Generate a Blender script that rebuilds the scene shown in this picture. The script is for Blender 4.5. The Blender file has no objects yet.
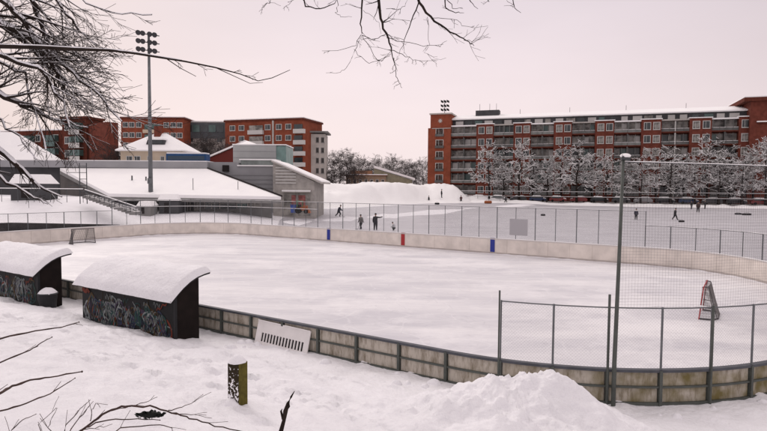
import bpy, bmesh, math, random
from mathutils import Vector, Matrix, noise
random.seed(7)
R = math.radians
C = bpy.context.scene.collection
scene = bpy.context.scene

# ------------------------------------------------------------------ camera
F, PITCH, ROLL, CZ = 559.6, 0.0504, 0.0075, 4.77
cp, sp_, cr, sr = math.cos(PITCH), math.sin(PITCH), math.cos(ROLL), math.sin(ROLL)
FW = Vector((0, cp, -sp_)); UP0 = Vector((0, sp_, cp)); RT0 = Vector((1, 0, 0))
RT = cr*RT0 + sr*UP0; UPV = -sr*RT0 + cr*UP0
camd = bpy.data.cameras.new('camera'); cam = bpy.data.objects.new('camera', camd); C.objects.link(cam)
camd.sensor_width = 36; camd.lens = F/767*36; camd.clip_end = 5000; camd.clip_start = .05
m = Matrix((RT, UPV, -FW)).transposed().to_4x4(); m.translation = Vector((0, 0, CZ)); cam.matrix_world = m
scene.camera = cam

def ray(px, py):
    return FW + RT*((px-383.5)/F) - UPV*((py-215.5)/F)
def at(px, py, Y):                 # survey point: photo sight line crossed with the distance Y
    d = ray(px, py); return Vector((0, 0, CZ)) + d*(Y/d.y)
def onz(px, py, z=0.0):
    d = ray(px, py); return Vector((0, 0, CZ)) + d*((z-CZ)/d.z)

# ------------------------------------------------------------------ materials
def mat(name, col, rough=.8, spec=.3, noise_s=0, noise_a=0, bump=0, bump_s=20, col2=None, metal=0, detail=5, coord='Object', trans=0):
    M = bpy.data.materials.new(name); M.use_nodes = True; nt = M.node_tree; n = nt.nodes; b = n['Principled BSDF']
    b.inputs['Base Color'].default_value = (*col, 1); b.inputs['Roughness'].default_value = rough
    b.inputs['Specular IOR Level'].default_value = spec; b.inputs['Metallic'].default_value = metal
    tc = n.new('ShaderNodeTexCoord')
    if noise_s:
        nz = n.new('ShaderNodeTexNoise'); nz.inputs['Scale'].default_value = noise_s; nz.inputs['Detail'].default_value = detail
        nt.links.new(tc.outputs[coord], nz.inputs['Vector'])
        cr_ = n.new('ShaderNodeValToRGB'); e = cr_.color_ramp.elements
        c2 = col2 or tuple(max(0, c*(1-noise_a)) for c in col)
        e[0].position = .35; e[0].color = (*c2, 1); e[1].position = .65; e[1].color = (*col, 1)
        nt.links.new(nz.outputs['Fac'], cr_.inputs['Fac']); nt.links.new(cr_.outputs['Color'], b.inputs['Base Color'])
    if bump:
        nb = n.new('ShaderNodeTexNoise'); nb.inputs['Scale'].default_value = bump_s; nb.inputs['Detail'].default_value = 6
        nt.links.new(tc.outputs[coord], nb.inputs['Vector'])
        bp = n.new('ShaderNodeBump'); bp.inputs['Strength'].default_value = 1; bp.inputs['Distance'].default_value = bump
        nt.links.new(nb.outputs['Fac'], bp.inputs['Height']); nt.links.new(bp.outputs['Normal'], b.inputs['Normal'])
    return M

SNOW = mat('snow', (.82, .81, .84), .7, .25, .9, 0, .04, 9, col2=(.765, .755, .785))
SNOWF = mat('snow_far', (.93, .92, .92), .8, .2, .15, 0, .12, 1.2, col2=(.9, .89, .89))
ROOFSNOW = mat('roof_snow', (.93, .92, .92), .8, .2, .5, 0, .04, 2, col2=(.9, .89, .9))
BRICK = mat('red_brick', (.185, .055, .038), .9, .15, 1.2, .3, .01, 8)
BRICKD = mat('dark_red_brick', (.135, .04, .026), .9, .15, 1.5, .3)
BRICKO = mat('orange_brick', (.27, .075, .042), .9, .15, .8, .25)
CONC = mat('pale_concrete', (.5, .47, .44), .9, .2, .6, .2)
CONCD = mat('grey_concrete', (.25, .245, .24), .9, .2, .6, .25)
GREYCLAD = mat('grey_cladding', (.33, .33, .345), .7, .3, .4, .15)
DARKCLAD = mat('dark_cladding', (.07, .07, .075), .7, .3, .5, .3)
CREAM = mat('cream_render', (.62, .52, .40), .9, .2, .5, .15)
TAN = mat('tan_brick', (.42, .395, .37), .9, .2, 1.5, .25)
GLASS = mat('window_glass', (.045, .06, .065), .15, .6, .35, .6)
GLASSG = mat('green_glass', (.08, .15, .14), .2, .6, .5, .4)
GLASSB = mat('curtained_glass', (.38, .36, .33), .4, .4, .9, .75)
WFRAME = mat('white_frame', (.55, .54, .52), .6, .3)
BALC = mat('balcony_front', (.15, .15, .145), .7, .3, .5, .4)
BALC2 = mat('balcony_pale', (.24, .25, .24), .6, .3, .5, .3)
DARK = mat('dark_recess', (.035, .03, .03), .9, .1, .5, .4)
BARK = mat('bark', (.035, .026, .022), .95, .1, 6, .4, .01, 30)
TWIG = mat('twig', (.085, .055, .048), .9, .15, 9, .4)
BARKB = mat('distant_bark', (.06, .05, .048), .95, .1)
BARKF = mat('far_bark', (.03, .023, .02), .95, .1)
STEELP = mat('grey_painted_steel', (.085, .095, .085), .55, .4, 4, .3)
GALV = mat('galvanised', (.16, .17, .18), .5, .5, 3, .25, metal=.4)
WIRE = mat('wire', (.17, .17, .18), .6, .3, metal=.3)
NETM = mat('net_cord', (.12, .11, .115), .8, .2)
CAPM = mat('board_cap', (.07, .075, .09), .5, .4, 5, .3)
BROWN = mat('brown_panel', (.014, .009, .008), .85, .2, 4, .4)
BLACKM = mat('black_wall', (.010, .010, .011), .7, .3, 3, .4)
ROOFT = mat('roof_sheet', (.03, .028, .03), .6, .3)
OLIVE = mat('olive_wood', (.12, .10, .02), .85, .2, 14, .4, .004, 60)
DKWOOD = mat('dark_wood', (.03, .022, .012), .9, .2, 20, .5)
WHITEP = mat('white_plastic', (.78, .75, .74), .5, .4, 3, .08)
BLUEP = mat('blue_paint', (.02, .035, .27), .5, .4)
REDP = mat('red_paint', (.38, .025, .03), .5, .4)
BLUEC = mat('blue_cover', (.02, .08, .22), .6, .3, 1, .3)
STEELD = mat('dark_steel', (.05, .055, .06), .5, .4)
BLK = mat('black_plastic', (.015, .015, .017), .6, .3)
GREENM = mat('green_paint', (.03, .16, .05), .5, .4)
ORANGEM = mat('orange_paint', (.30, .08, .02), .5, .4)
TYRE = mat('tyre', (.02, .02, .02), .9, .1)
LENSM = mat('lamp_lens', (.3, .3, .3), .2, .5)
ROOFRED = mat('red_roof_sheet', (.14, .03, .025), .8, .2)

def wall_board_mat():
    M = mat('weathered_board', (.42, .385, .32), .6, .3)
    nt = M.node_tree; n = nt.nodes; b = n['Principled BSDF']
    geo = n.new('ShaderNodeNewGeometry'); sep = n.new('ShaderNodeSeparateXYZ'); nt.links.new(geo.outputs['Position'], sep.inputs[0])
    tc = n.new('ShaderNodeTexCoord')
    mp = n.new('ShaderNodeMapping'); mp.inputs['Scale'].default_value = (5, 5, 1.2); nt.links.new(tc.outputs['Object'], mp.inputs[0])
    nz = n.new('ShaderNodeTexNoise'); nz.inputs['Scale'].default_value = 1.6; nz.inputs['Detail'].default_value = 8; nz.inputs['Roughness'].default_value = .7
    nt.links.new(mp.outputs[0], nz.inputs['Vector'])
    r = n.new('ShaderNodeValToRGB'); e = r.color_ramp.elements
    e[0].position = .33; e[0].color = (.19, .155, .11, 1); e[1].position = .55; e[1].color = (.50, .455, .39, 1)
    nt.links.new(nz.outputs['Fac'], r.inputs[0])
    # mossy grime grows on the eastern (right-hand) curve only
    mr = n.new('ShaderNodeMapRange'); mr.inputs['From Min'].default_value = 1.5; mr.inputs['From Max'].default_value = 6.0
    nt.links.new(sep.outputs['X'], mr.inputs['Value'])
    nz2 = n.new('ShaderNodeTexNoise'); nz2.inputs['Scale'].default_value = 2.2; nz2.inputs['Detail'].default_value = 6
    nt.links.new(tc.outputs['Object'], nz2.inputs['Vector'])
    mu = n.new('ShaderNodeMath'); mu.operation = 'MULTIPLY'; nt.links.new(mr.outputs[0], mu.inputs[0])
    mr2 = n.new('ShaderNodeMapRange'); mr2.inputs['From Min'].default_value = .35; mr2.inputs['From Max'].default_value = .62
    nt.links.new(nz2.outputs['Fac'], mr2.inputs['Value']); nt.links.new(mr2.outputs[0], mu.inputs[1])
    mx = n.new('ShaderNodeMix'); mx.data_type = 'RGBA'; nt.links.new(mu.outputs[0], mx.inputs['Factor'])
    nt.links.new(r.outputs[0], mx.inputs['A']); mx.inputs['B'].default_value = (.15, .12, .04, 1)
    nt.links.new(mx.outputs['Result'], b.inputs['Base Color'])
    return M
BOARDW = wall_board_mat()
BOARDI = mat('inner_board', (.80, .73, .67), .5, .35, 1.3, .2, detail=9)

def ice_mat(name, c1, c2, rough):
    M = mat(name, c1, rough, .35)
    nt = M.node_tree; n = nt.nodes; b = n['Principled BSDF']; tc = n.new('ShaderNodeTexCoord')
    mp = n.new('ShaderNodeMapping'); mp.inputs['Rotation'].default_value = (0, 0, .58); mp.inputs['Scale'].default_value = (.12, .5, 1)
    nt.links.new(tc.outputs['Object'], mp.inputs[0])
    nz = n.new('ShaderNodeTexNoise'); nz.inputs['Scale'].default_value = 1.0; nz.inputs['Detail'].default_value = 10; nz.inputs['Roughness'].default_value = .65
    nt.links.new(mp.outputs[0], nz.inputs['Vector'])
    r = n.new('ShaderNodeValToRGB'); e = r.color_ramp.elements; e[0].position = .36; e[0].color = (*c2, 1); e[1].position = .66; e[1].color = (*c1, 1)
    nt.links.new(nz.outputs['Fac'], r.inputs[0])
    # skate scratches
    nw = n.new('ShaderNodeTexNoise'); nw.inputs['Scale'].default_value = .35; nt.links.new(tc.outputs['Object'], nw.inputs['Vector'])
    av = n.new('ShaderNodeMixRGB'); av.blend_type = 'ADD'; av.inputs[0].default_value = 1; nt.links.new(tc.outputs['Object'], av.inputs[1])
    sc = n.new('ShaderNodeVectorMath'); sc.operation = 'SCALE'; sc.inputs['Scale'].default_value = 3.0; nt.links.new(nw.outputs['Color'], sc.inputs[0]); nt.links.new(sc.outputs[0], av.inputs[2])
    vo = n.new('ShaderNodeTexVoronoi'); vo.feature = 'DISTANCE_TO_EDGE'; vo.inputs['Scale'].default_value = .55
    nt.links.new(av.outputs[0], vo.inputs['Vector'])
    lt = n.new('ShaderNodeMapRange'); lt.inputs['From Min'].default_value = 0; lt.inputs['From Max'].default_value = .03; lt.inputs['To Min'].default_value = .35; lt.inputs['To Max'].default_value = 0
    nt.links.new(vo.outputs['Distance'], lt.inputs['Value'])
    mx = n.new('ShaderNodeMix'); mx.data_type = 'RGBA'; nt.links.new(lt.outputs[0], mx.inputs['Factor']); nt.links.new(r.outputs[0], mx.inputs['A'])
    mx.inputs['B'].default_value = (.82, .81, .83, 1); nt.links.new(mx.outputs['Result'], b.inputs['Base Color'])
    vo2 = n.new('ShaderNodeTexVoronoi'); vo2.feature = 'DISTANCE_TO_EDGE'; vo2.inputs['Scale'].default_value = 1.7
    sc2 = n.new('ShaderNodeVectorMath'); sc2.operation = 'MULTIPLY'; sc2.inputs[1].default_value = (.35, 1, 1); nt.links.new(av.outputs[0], sc2.inputs[0]); nt.links.new(sc2.outputs[0], vo2.inputs['Vector'])
    l2 = n.new('ShaderNodeMapRange'); l2.inputs['From Min'].default_value = 0; l2.inputs['From Max'].default_value = .02; l2.inputs['To Min'].default_value = .4; l2.inputs['To Max'].default_value = 0
    nt.links.new(vo2.outputs['Distance'], l2.inputs['Value'])
    m2 = n.new('ShaderNodeMix'); m2.data_type = 'RGBA'; nt.links.new(l2.outputs[0], m2.inputs['Factor']); nt.links.new(mx.outputs['Result'], m2.inputs['A']); m2.inputs['B'].default_value = (*[c*.86 for c in c2], 1)
    # powdery patches
    n3 = n.new('ShaderNodeTexNoise'); n3.inputs['Scale'].default_value = .16; n3.inputs['Detail'].default_value = 7; n3.inputs['Roughness'].default_value = .7; nt.links.new(tc.outputs['Object'], n3.inputs['Vector'])
    l3 = n.new('ShaderNodeMapRange'); l3.inputs['From Min'].default_value = .5; l3.inputs['From Max'].default_value = .62; l3.inputs['To Max'].default_value = .7; nt.links.new(n3.outputs['Fac'], l3.inputs['Value'])
    m3 = n.new('ShaderNodeMix'); m3.data_type = 'RGBA'; nt.links.new(l3.outputs[0], m3.inputs['Factor']); nt.links.new(m2.outputs['Result'], m3.inputs['A']); m3.inputs['B'].default_value = (*[min(.86, c*1.07) for c in c1], 1)
    nt.links.new(m3.outputs['Result'], b.inputs['Base Color'])
    nb = n.new('ShaderNodeTexNoise'); nb.inputs['Scale'].default_value = 14; nb.inputs['Detail'].default_value = 5; nt.links.new(tc.outputs['Object'], nb.inputs['Vector'])
    bp = n.new('ShaderNodeBump'); bp.inputs['Strength'].default_value = .5; bp.inputs['Distance'].default_value = .004
    nt.links.new(nb.outputs['Fac'], bp.inputs['Height']); nt.links.new(bp.outputs[0], b.inputs['Normal'])
    return M
ICE = ice_mat('rink_ice_surface', (.79, .775, .79), (.57, .56, .60), .5)
FIELDI = ice_mat('field_ice_surface', (.52, .51, .54), (.42, .41, .44), .45)

# ------------------------------------------------------------------ mesh helpers
class MB:
    def __init__(s): s.v = []; s.f = []; s.mi = []; s.k = 0
    def add(s, vs, fs):
        o = len(s.v); s.v += [tuple(v) for v in vs]; s.f += [tuple(i+o for i in f) for f in fs]; s.mi += [s.k]*len(fs)
    def box(s, c, d, rz=0, M=None):
        x, y, z = d[0]/2, d[1]/2, d[2]/2; c = Vector(c)
        rot = Matrix.Rotation(rz, 3, 'Z') if M is None else M
        vs = [c+rot@Vector((a*x, b*y, e*z)) for e in (-1, 1) for b in (-1, 1) for a in (-1, 1)]
        s.add(vs, [(0, 2, 3, 1), (4, 5, 7, 6), (0, 1, 5, 4), (2, 6, 7, 3), (0, 4, 6, 2), (1, 3, 7, 5)])
    def box2(s, a, b): s.box(((a[0]+b[0])/2, (a[1]+b[1])/2, (a[2]+b[2])/2), (abs(b[0]-a[0]), abs(b[1]-a[1]), abs(b[2]-a[2])))
    def tube(s, pts, rad, n=6, cap=True):
        pts = [Vector(p) for p in pts]
        if not hasattr(rad, '__len__'): rad = [rad]*len(pts)
        vs = []; 
        for i, p in enumerate(pts):
            t = (pts[min(i+1, len(pts)-1)]-pts[max(i-1, 0)])
            if t.length < 1e-9: t = Vector((0, 0, 1))
            t.normalize(); a = Vector((0, 0, 1)) if abs(t.z) < .9 else Vector((1, 0, 0))
            u = t.cross(a).normalized(); w = t.cross(u)
            for k in range(n):
                an = 2*math.pi*k/n; vs.append(p+(u*math.cos(an)+w*math.sin(an))*rad[i])
        fs = [(i*n+k, i*n+(k+1) % n, (i+1)*n+(k+1) % n, (i+1)*n+k) for i in range(len(pts)-1) for k in range(n)]
        if cap and n > 2: fs += [tuple(range(n))[::-1], tuple((len(pts)-1)*n+k for k in range(n))]
        s.add(vs, fs)
    def extr(s, poly, dv):            # closed polygon extruded by the vector dv
        n = len(poly); dv = Vector(dv); a = [Vector(p) for p in poly]
        s.add(a+[p+dv for p in a], [tuple(range(n))[::-1], tuple(range(n, 2*n))]+[(i, (i+1) % n, n+(i+1) % n, n+i) for i in range(n)])
    def ball(s, c, r, n=8, m=5, sq=(1, 1, 1)):
        vs = [Vector(c)+Vector((0, 0, r*sq[2]))]
        for i in range(1, m):
            th = math.pi*i/m
            for k in range(n):
                a = 2*math.pi*k/n; vs.append(Vector(c)+Vector((r*sq[0]*math.sin(th)*math.cos(a), r*sq[1]*math.sin(th)*math.sin(a), r*sq[2]*math.cos(th))))
        vs.append(Vector(c)-Vector((0, 0, r*sq[2]))); fs = [(0, 1+k, 1+(k+1) % n) for k in range(n)]
        fs += [(1+i*n+k, 1+(i+1)*n+k, 1+(i+1)*n+(k+1) % n, 1+i*n+(k+1) % n) for i in range(m-2) for k in range(n)]
        L = len(vs)-1; fs += [(L, 1+(m-2)*n+(k+1) % n, 1+(m-2)*n+k) for k in range(n)]
        s.add(vs, fs)
    def build(s, name, mats, parent=None, smooth=False, loc=None, rz=0):
        me = bpy.data.meshes.new(name); me.from_pydata(s.v, [], s.f)
        for mm in (mats if isinstance(mats, (list, tuple)) else [mats]): me.materials.append(mm)
        me.polygons.foreach_set('material_index', s.mi)
        if smooth: me.polygons.foreach_set('use_smooth', [True]*len(me.polygons))
        me.update(); bm = bmesh.new(); bm.from_mesh(me); bmesh.ops.recalc_face_normals(bm, faces=bm.faces); bm.to_mesh(me); bm.free()
        o = bpy.data.objects.new(name, me); C.objects.link(o); o.parent = parent
        if loc is not None: o.location = loc
        o.rotation_euler.z = rz
        return o
def mesh(name, mb_fn, mats, parent=None, **k):
    b = MB(); mb_fn(b); return b.build(name, mats, parent, **k)
def tag(o, label=None, cat=None, group=None, kind=None):
    if label: o['label'] = label
    if cat: o['category'] = cat
    if group: o['group'] = group
    if kind: o['kind'] = kind
    return o
def thing(name, label, cat, loc=(0, 0, 0), rz=0, group=None):
    o = bpy.data.objects.new(name, None); C.objects.link(o); o.location = loc; o.rotation_euler.z = rz; o.empty_display_size = .3
    return tag(o, label, cat, group)
def kids(o): return [c for c in bpy.data.objects if c.parent == o]
def dup(o, parent=None):
    c = o.copy(); C.objects.link(c); c.parent = parent
    for ch in kids(o): dup(ch, c)
    return c
def sstep(a, b, x):
    t = max(0, min(1, (x-a)/(b-a))); return t*t*(3-2*t)
def fbm(x, y, s, z=0):
    return noise.fractal(Vector((x*s, y*s, z)), 1, 2, 5)

# ------------------------------------------------------------------ the rink frame
RC = Vector((-5.834, 33.317)); RA = -.5825
RU = Vector((math.cos(RA), math.sin(RA))); RN = Vector((math.sin(RA), -math.cos(RA)))
RL, RW, RR = 24.68, 13.48, 6.97
def un(x, y):
    d = Vector((x, y))-RC; return d.dot(RU), d.dot(RN)
def fromun(u, n, z=0):
    p = RC+RU*u+RN*n; return Vector((p.x, p.y, z))
def rsd(u, n):
    qx, qy = abs(u)-(RL-RR), abs(n)-(RW-RR)
    return math.hypot(max(qx, 0), max(qy, 0))+min(max(qx, qy), 0)-RR
SL, SWd, SA = 2*(RL-RR), 2*(RW-RR), math.pi/2*RR
PER = 2*SL+2*SWd+4*SA
def per(s, off=0):   # s = 0 at the middle of the near side, growing to the right; returns (u, n), outward normal
    s = (s+SL/2) % PER
    hl, hw = RL-RR, RW-RR
    segs = [('l', SL, (-hl, RW), (1, 0), (0, 1)), ('a', SA, (hl, hw), 90, 0), ('l', SWd, (RL, hw), (0, -1), (1, 0)), ('a', SA, (hl, -hw), 0, 0),
            ('l', SL, (hl, -RW), (-1, 0), (0, -1)), ('a', SA, (-hl, -hw), -90, 0), ('l', SWd, (-RL, -hw), (0, 1), (-1, 0)), ('a', SA, (-hl, hw), -180, 0)]
    for g in segs:
        if s <= g[1]:
            if g[0] == 'l': return (g[2][0]+g[3][0]*s+g[4][0]*off, g[2][1]+g[3][1]*s+g[4][1]*off), g[4]
            a = R(g[3])-s/RR; nx, ny = math.cos(a), math.sin(a)
            return (g[2][0]+nx*(RR+off), g[2][1]+ny*(RR+off)), (nx, ny)
        s -= g[1]
    return per(0, off)
def pw(s, off=0, z=0):
    (u, n), _ = per(s, off); return fromun(u, n, z)

# ------------------------------------------------------------------ ground
def ground_z(x, y, rough=True):
    u, n = un(x, y); d = max(0, rsd(u, n))
    near = sstep(-2, 9, n)
    zn = .43+.235*max(0, n-14.6)*sstep(30, 22, u) + .10*max(0, n-14.6)*sstep(22, 30, u)
    z = near*zn
    z += (1-near)*.35*sstep(-20, -25, u)
    z += 1.15*sstep(-10, -22, x)*sstep(56, 72, y)
    z += 1.75*sstep(-27, -37, x)*sstep(50, 66, y)*sstep(-8, 4, -n+0)
    D = math.hypot(x, y)
    z += .5*sstep(85, 150, D)*(1-near)
    z += 1.0*sstep(250, 420, D)
    if rough:
        k = near*sstep(60, 20, D)
        if k > 0:
            a = .5+.5*sstep(0, 2, d)
            z += k*(.10*fbm(x, y, .45)+.065*fbm(x, y, 1.5, 3)+.022*fbm(x, y, 5, 8))*a
            # trodden track running alongside the boards
            tr = math.exp(-((n-16.9-.5*math.sin(u*.5))/.6)**2); z += k*(-.06*tr+.10*tr*fbm(x, y, 2.6, 5))
            tr = math.exp(-((n-18.8-.4*math.sin(u*.4+1))/.35)**2); z += k*(-.03*tr+.07*tr*fbm(x, y, 3.0, 15))
            # lumps of snow thrown over the boards
            z += k*math.exp(-d/.35)*.14*max(0, fbm(x, y, 1.3, 11))
        elif not (-14 < x): z += .15*fbm(x, y, .12)*sstep(50, 60, y)
    return z
PRINTS = {}
def make_prints():
    rr = random.Random(77)
    def trail(u0, n0, u1, n1, wig, step=.62):
        L = math.hypot(u1-u0, n1-n0); k = 0; d = ((u1-u0)/L, (n1-n0)/L)
        while k*step < L:
            f = k*step; w_ = wig*math.sin(f*.5+u0); sd_ = .13 if k % 2 else -.13
            u = u0+d[0]*f-d[1]*(sd_+w_)+rr.gauss(0, .05); n = n0+d[1]*f+d[0]*(sd_+w_)+rr.gauss(0, .05)
            p = fromun(u, n); a = math.atan2((RU*d[0]+RN*d[1]).y, (RU*d[0]+RN*d[1]).x)+rr.gauss(0, .2)
            q = (p.x, p.y, math.cos(a), math.sin(a), rr.uniform(.05, .10))
            for i in (-1, 0, 1):
                for j in (-1, 0, 1): PRINTS.setdefault((int(math.floor(p.x*2))+i, int(math.floor(p.y*2))+j), []).append(q)
            k += 1
    trail(-3, 17.2, 18, 16.6, .25); trail(18, 17.0, 2, 17.8, .2); trail(10.8, 15.6, 17.5, 14.6, .1); trail(5, 19.5, 21, 17.6, .3, .7); trail(10.5, 14.4, 12.5, 19.5, .15); trail(20, 15.0, 30, 16.5, .2, .66); trail(22, 17, 27, 14.5, .1); trail(12, 18.4, 19, 18.9, .3)
make_prints()
def dent(x, y):
    z = 0
    for px, py, c_, s_, dp in PRINTS.get((int(math.floor(x*2)), int(math.floor(y*2))), ()):
        dx, dy = x-px, y-py; a = (dx*c_+dy*s_)/.19; b_ = (-dx*s_+dy*c_)/.10; r_ = math.hypot(a, b_)
        if r_ < 1.9: z += -dp*sstep(1.1, .6, r_)+dp*.28*math.exp(-((r_-1.35)/.25)**2)
    return z
def build_ground():
    ss = []; s = -SL/2
    while s < SL/2: ss.append(s); s += (.14 if s < 2 else .075)
    for i in range(180): ss.append(SL/2+SA*i/180)
    for i in range(30): ss.append(SL/2+SA+SWd*i/30)
    for i in range(36): ss.append(SL/2+SA+SWd+SA*i/36)
    for i in range(60): ss.append(SL/2+2*SA+SWd+SL*i/60)
    for i in range(50): ss.append(1.5*SL+2*SA+SWd+SA*i/50)
    for i in range(30): ss.append(1.5*SL+3*SA+SWd+SWd*i/30)
    for i in range(50): ss.append(1.5*SL+3*SA+2*SWd+SA*i/50)
    ds = [0.0]
    while ds[-1] < 8.5: ds.append(ds[-1]+.06)
    while ds[-1] < 13: ds.append(ds[-1]+.1)
    while ds[-1] < 380: ds.append(ds[-1]+max(.12, (ds[-1]-12)*.06))
    n = len(ss); vs = []; fs = []
    for d in ds:
        for s in ss:
            (u, nn), _ = per(s, d+.02); p = fromun(u, nn); vs.append((p.x, p.y, ground_z(p.x, p.y)+(dent(p.x, p.y) if d < 10 else 0)))
    for j in range(len(ds)-1):
        for i in range(n):
            fs.append((j*n+i, j*n+(i+1) % n, (j+1)*n+(i+1) % n, (j+1)*n+i))
    b = MB(); b.v = vs; b.f = fs; b.mi = [0]*len(fs)
    tag(b.build('ground', SNOW, smooth=True), 'snow covered ground around the rink', kind='structure')
build_ground()

def ice_poly(b):
    N = 240; b.add([pw(PER*i/N, .01, 0) for i in range(N)], [tuple(range(N))])
tag(mesh('rink_ice', ice_poly, ICE), 'pale scraped ice of the hockey rink', kind='structure')
def field_poly(b):
    pts = [(-11, 56.5), (-13, 70), (-15.5, 100), (-4, 116), (12, 140), (36, 152), (62, 142), (95, 128), (190, 100), (190, 10), (24, 10), (24.5, 19)]
    # follow the rink edge so the two sheets meet behind the boards
    edge = [pw(SL/2+SA+SWd*.2+i*1.5, .35, 0) for i in range(0, 39)]
    poly = [Vector((a, c, 0)) for a, c in pts[:10]]+edge
    bm = bmesh.new(); vs = [bm.verts.new(p) for p in poly]; bm.faces.new(vs); bmesh.ops.triangulate(bm, faces=bm.faces)
    bmesh.ops.subdivide_edges(bm, edges=[e for e in bm.edges if e.calc_length() > 12], cuts=6, use_grid_fill=True)
    bmesh.ops.triangulate(bm, faces=bm.faces)
    bm.verts.index_update()
    b.add([(v.co.x, v.co.y, ground_z(v.co.x, v.co.y, False)+.03) for v in bm.verts], [tuple(v.index for v in f.verts) for f in bm.faces]); bm.free()
tag(mesh('sports_field', field_poly, FIELDI, smooth=True), 'wide grey ice field behind the rink', kind='structure')

# ------------------------------------------------------------------ rink boards
boards = thing('rink_boards', 'low white rink boards with grey steel frame around the ice rink', 'rink boards', tuple(fromun(0, RW)))
bl = boards.location
BH = 1.14
def wall_seg(b, s0, s1, o0, o1, z0, z1, step=.35):
    n = max(1, int(math.ceil((s1-s0)/step)))
    ring = []
    for i in range(n+1):
        s = s0+(s1-s0)*i/n
        ring += [pw(s, o0, z0)-bl, pw(s, o1, z0)-bl, pw(s, o1, z1)-bl, pw(s, o0, z1)-bl]
    fs = [(4*i+k, 4*i+(k+1) % 4, 4*i+4+(k+1) % 4, 4*i+4+k) for i in range(n) for k in range(4)]
    fs += [(0, 1, 2, 3)[::-1], tuple(4*n+k for k in range(4))]
    b.add(ring, fs)
STEP = 1.237; S0 = 10.2-STEP*30
posts_s = [18.84-STEP*i for i in range(36, -1, -1)]+[18.84+1.055*i for i in range(1, 20)]
POST_NEXT = {round(a, 4): b for a, b in zip(posts_s, posts_s[1:]+[posts_s[-1]+1.055])}
SE = posts_s[-1]
# near side, each panel between two posts
for i, s in enumerate(posts_s):
    if s < -22 or s > 36: continue
    mesh('panel', lambda b: wall_seg(b, s+.045, POST_NEXT[round(s, 4)]-.045, .0, .03, .02, BH-.06), BOARDW, boards)
    mesh('post', lambda b: (wall_seg(b, s-.03, s+.03, -.005, .10, -.1, BH-.02),), STEELP, boards)
near_s = [s for s in posts_s if -22 <= s <= 36]; NA, NB = near_s[0], POST_NEXT[round(near_s[-1], 4)]
mesh('middle_rail', lambda b: wall_seg(b, NA, NB, .031, .075, .76, .80), STEELP, boards)
mesh('bottom_rail', lambda b: wall_seg(b, NA, NB, .031, .085, .41, .47), STEELP, boards)
mesh('top_cap', lambda b: wall_seg(b, NA, NB, -.03, .09, BH-.055, BH), CAPM, boards)
mesh('inner_lining', lambda b: wall_seg(b, NA, NB, -.025, -.004, .0, BH-.058), BOARDI, boards)
# far side, longer sections
FS0, FS1 = NB, PER+NA
nsec = 28
for i in range(nsec):
    a = FS0+(FS1-FS0)*i/nsec; c = FS0+(FS1-FS0)*(i+1)/nsec
    mesh('panel', lambda b: wall_seg(b, a+.004, c-.004, -.02, .03, .0, BH-.06), BOARDI, boards)
mesh('top_cap', lambda b: wall_seg(b, FS0, FS1, -.04, .07, BH-.06, BH), mat('pale_cap', (.6, .56, .54), .6, .3), boards)
mesh('kick_plate', lambda b: wall_seg(b, FS0, FS1, -.035, -.022, .0, .14), mat('kick_plate_grey', (.5, .45, .42), .6, .3, 2, .2), boards)
SEAMM = mat('seam_grey', (.42, .37, .33), .7, .3)
FSEAM = [FS0+(FS1-FS0)*i/56 for i in range(1, 56) if i % 2]
for s in FSEAM: mesh('seam', lambda b: wall_seg(b, s-.008, s+.008, -.023, -.0205, .15, BH-.07), SEAMM, boards)
FARMID = SL/2+2*SA+SWd+SL/2-0       # s of u=0 on the far side
def far_s(u): return FARMID-u
for u, mt in ((-7.6, BLUEP), (0, REDP), (7.6, BLUEP)):
    o = mesh('line_mark', lambda b: wall_seg(b, far_s(u)-.17, far_s(u)+.17, -.048, -.036, .16, BH-.09), mt, boards)
    mesh('line_mark', lambda b: wall_seg(b, far_s(u)-.17, far_s(u)+.17, -.055, .078, BH+.002, BH+.012), mt, boards)
# snow lying on the cap of the far boards
def cap_snow(b):
    s = far_s(17)-3
    N = 700; ring = []; s0, s1 = SL/2+SA*.9, PER-SL/2-SA*.1
    for i in range(N+1):
        s = s0+(s1-s0)*i/N; h = .02+.03*max(0, noise.noise(Vector((s*.6, 2, 0)))+.35)
        if abs(far_s(0)-s) < .3 or abs(far_s(7.6)-s) < .3 or abs(far_s(-7.6)-s) < .3: h = .004
        ring += [pw(s, -.035, BH+.002)-bl, pw(s, .06, BH+.002)-bl, pw(s, .045, BH+h)-bl, pw(s, -.02, BH+h)-bl]
    b.add(ring, [(4*i+k, 4*i+(k+1) % 4, 4*i+4+(k+1) % 4, 4*i+4+k) for i in range(N) for k in range(4)])
mesh('cap_snow', cap_snow, ROOFSNOW, boards, smooth=True)

def ridge(b):
    N = 700; ring = []; s0, s1 = -20, PER-22
    for i in range(N+1):
        s = s0+(s1-s0)*i/N; w_ = .12+.16*abs(noise.noise(Vector((s*.5, 7, 0)))); h = .03+.09*abs(noise.noise(Vector((s*.9, 1, 0))))
        ring += [pw(s, -.03, h), pw(s, -.03-w_*.4, h*.8), pw(s, -.03-w_, -.01)]
    b.add(ring, [(3*i+k, 3*i+k+1, 3*i+4+k, 3*i+3+k) for i in range(N) for k in range(2)])
tag(mesh('scraped_snow', ridge, SNOW, smooth=True), 'thin ridge of scraped snow along the inside foot of the rink boards', kind='stuff')
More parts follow.
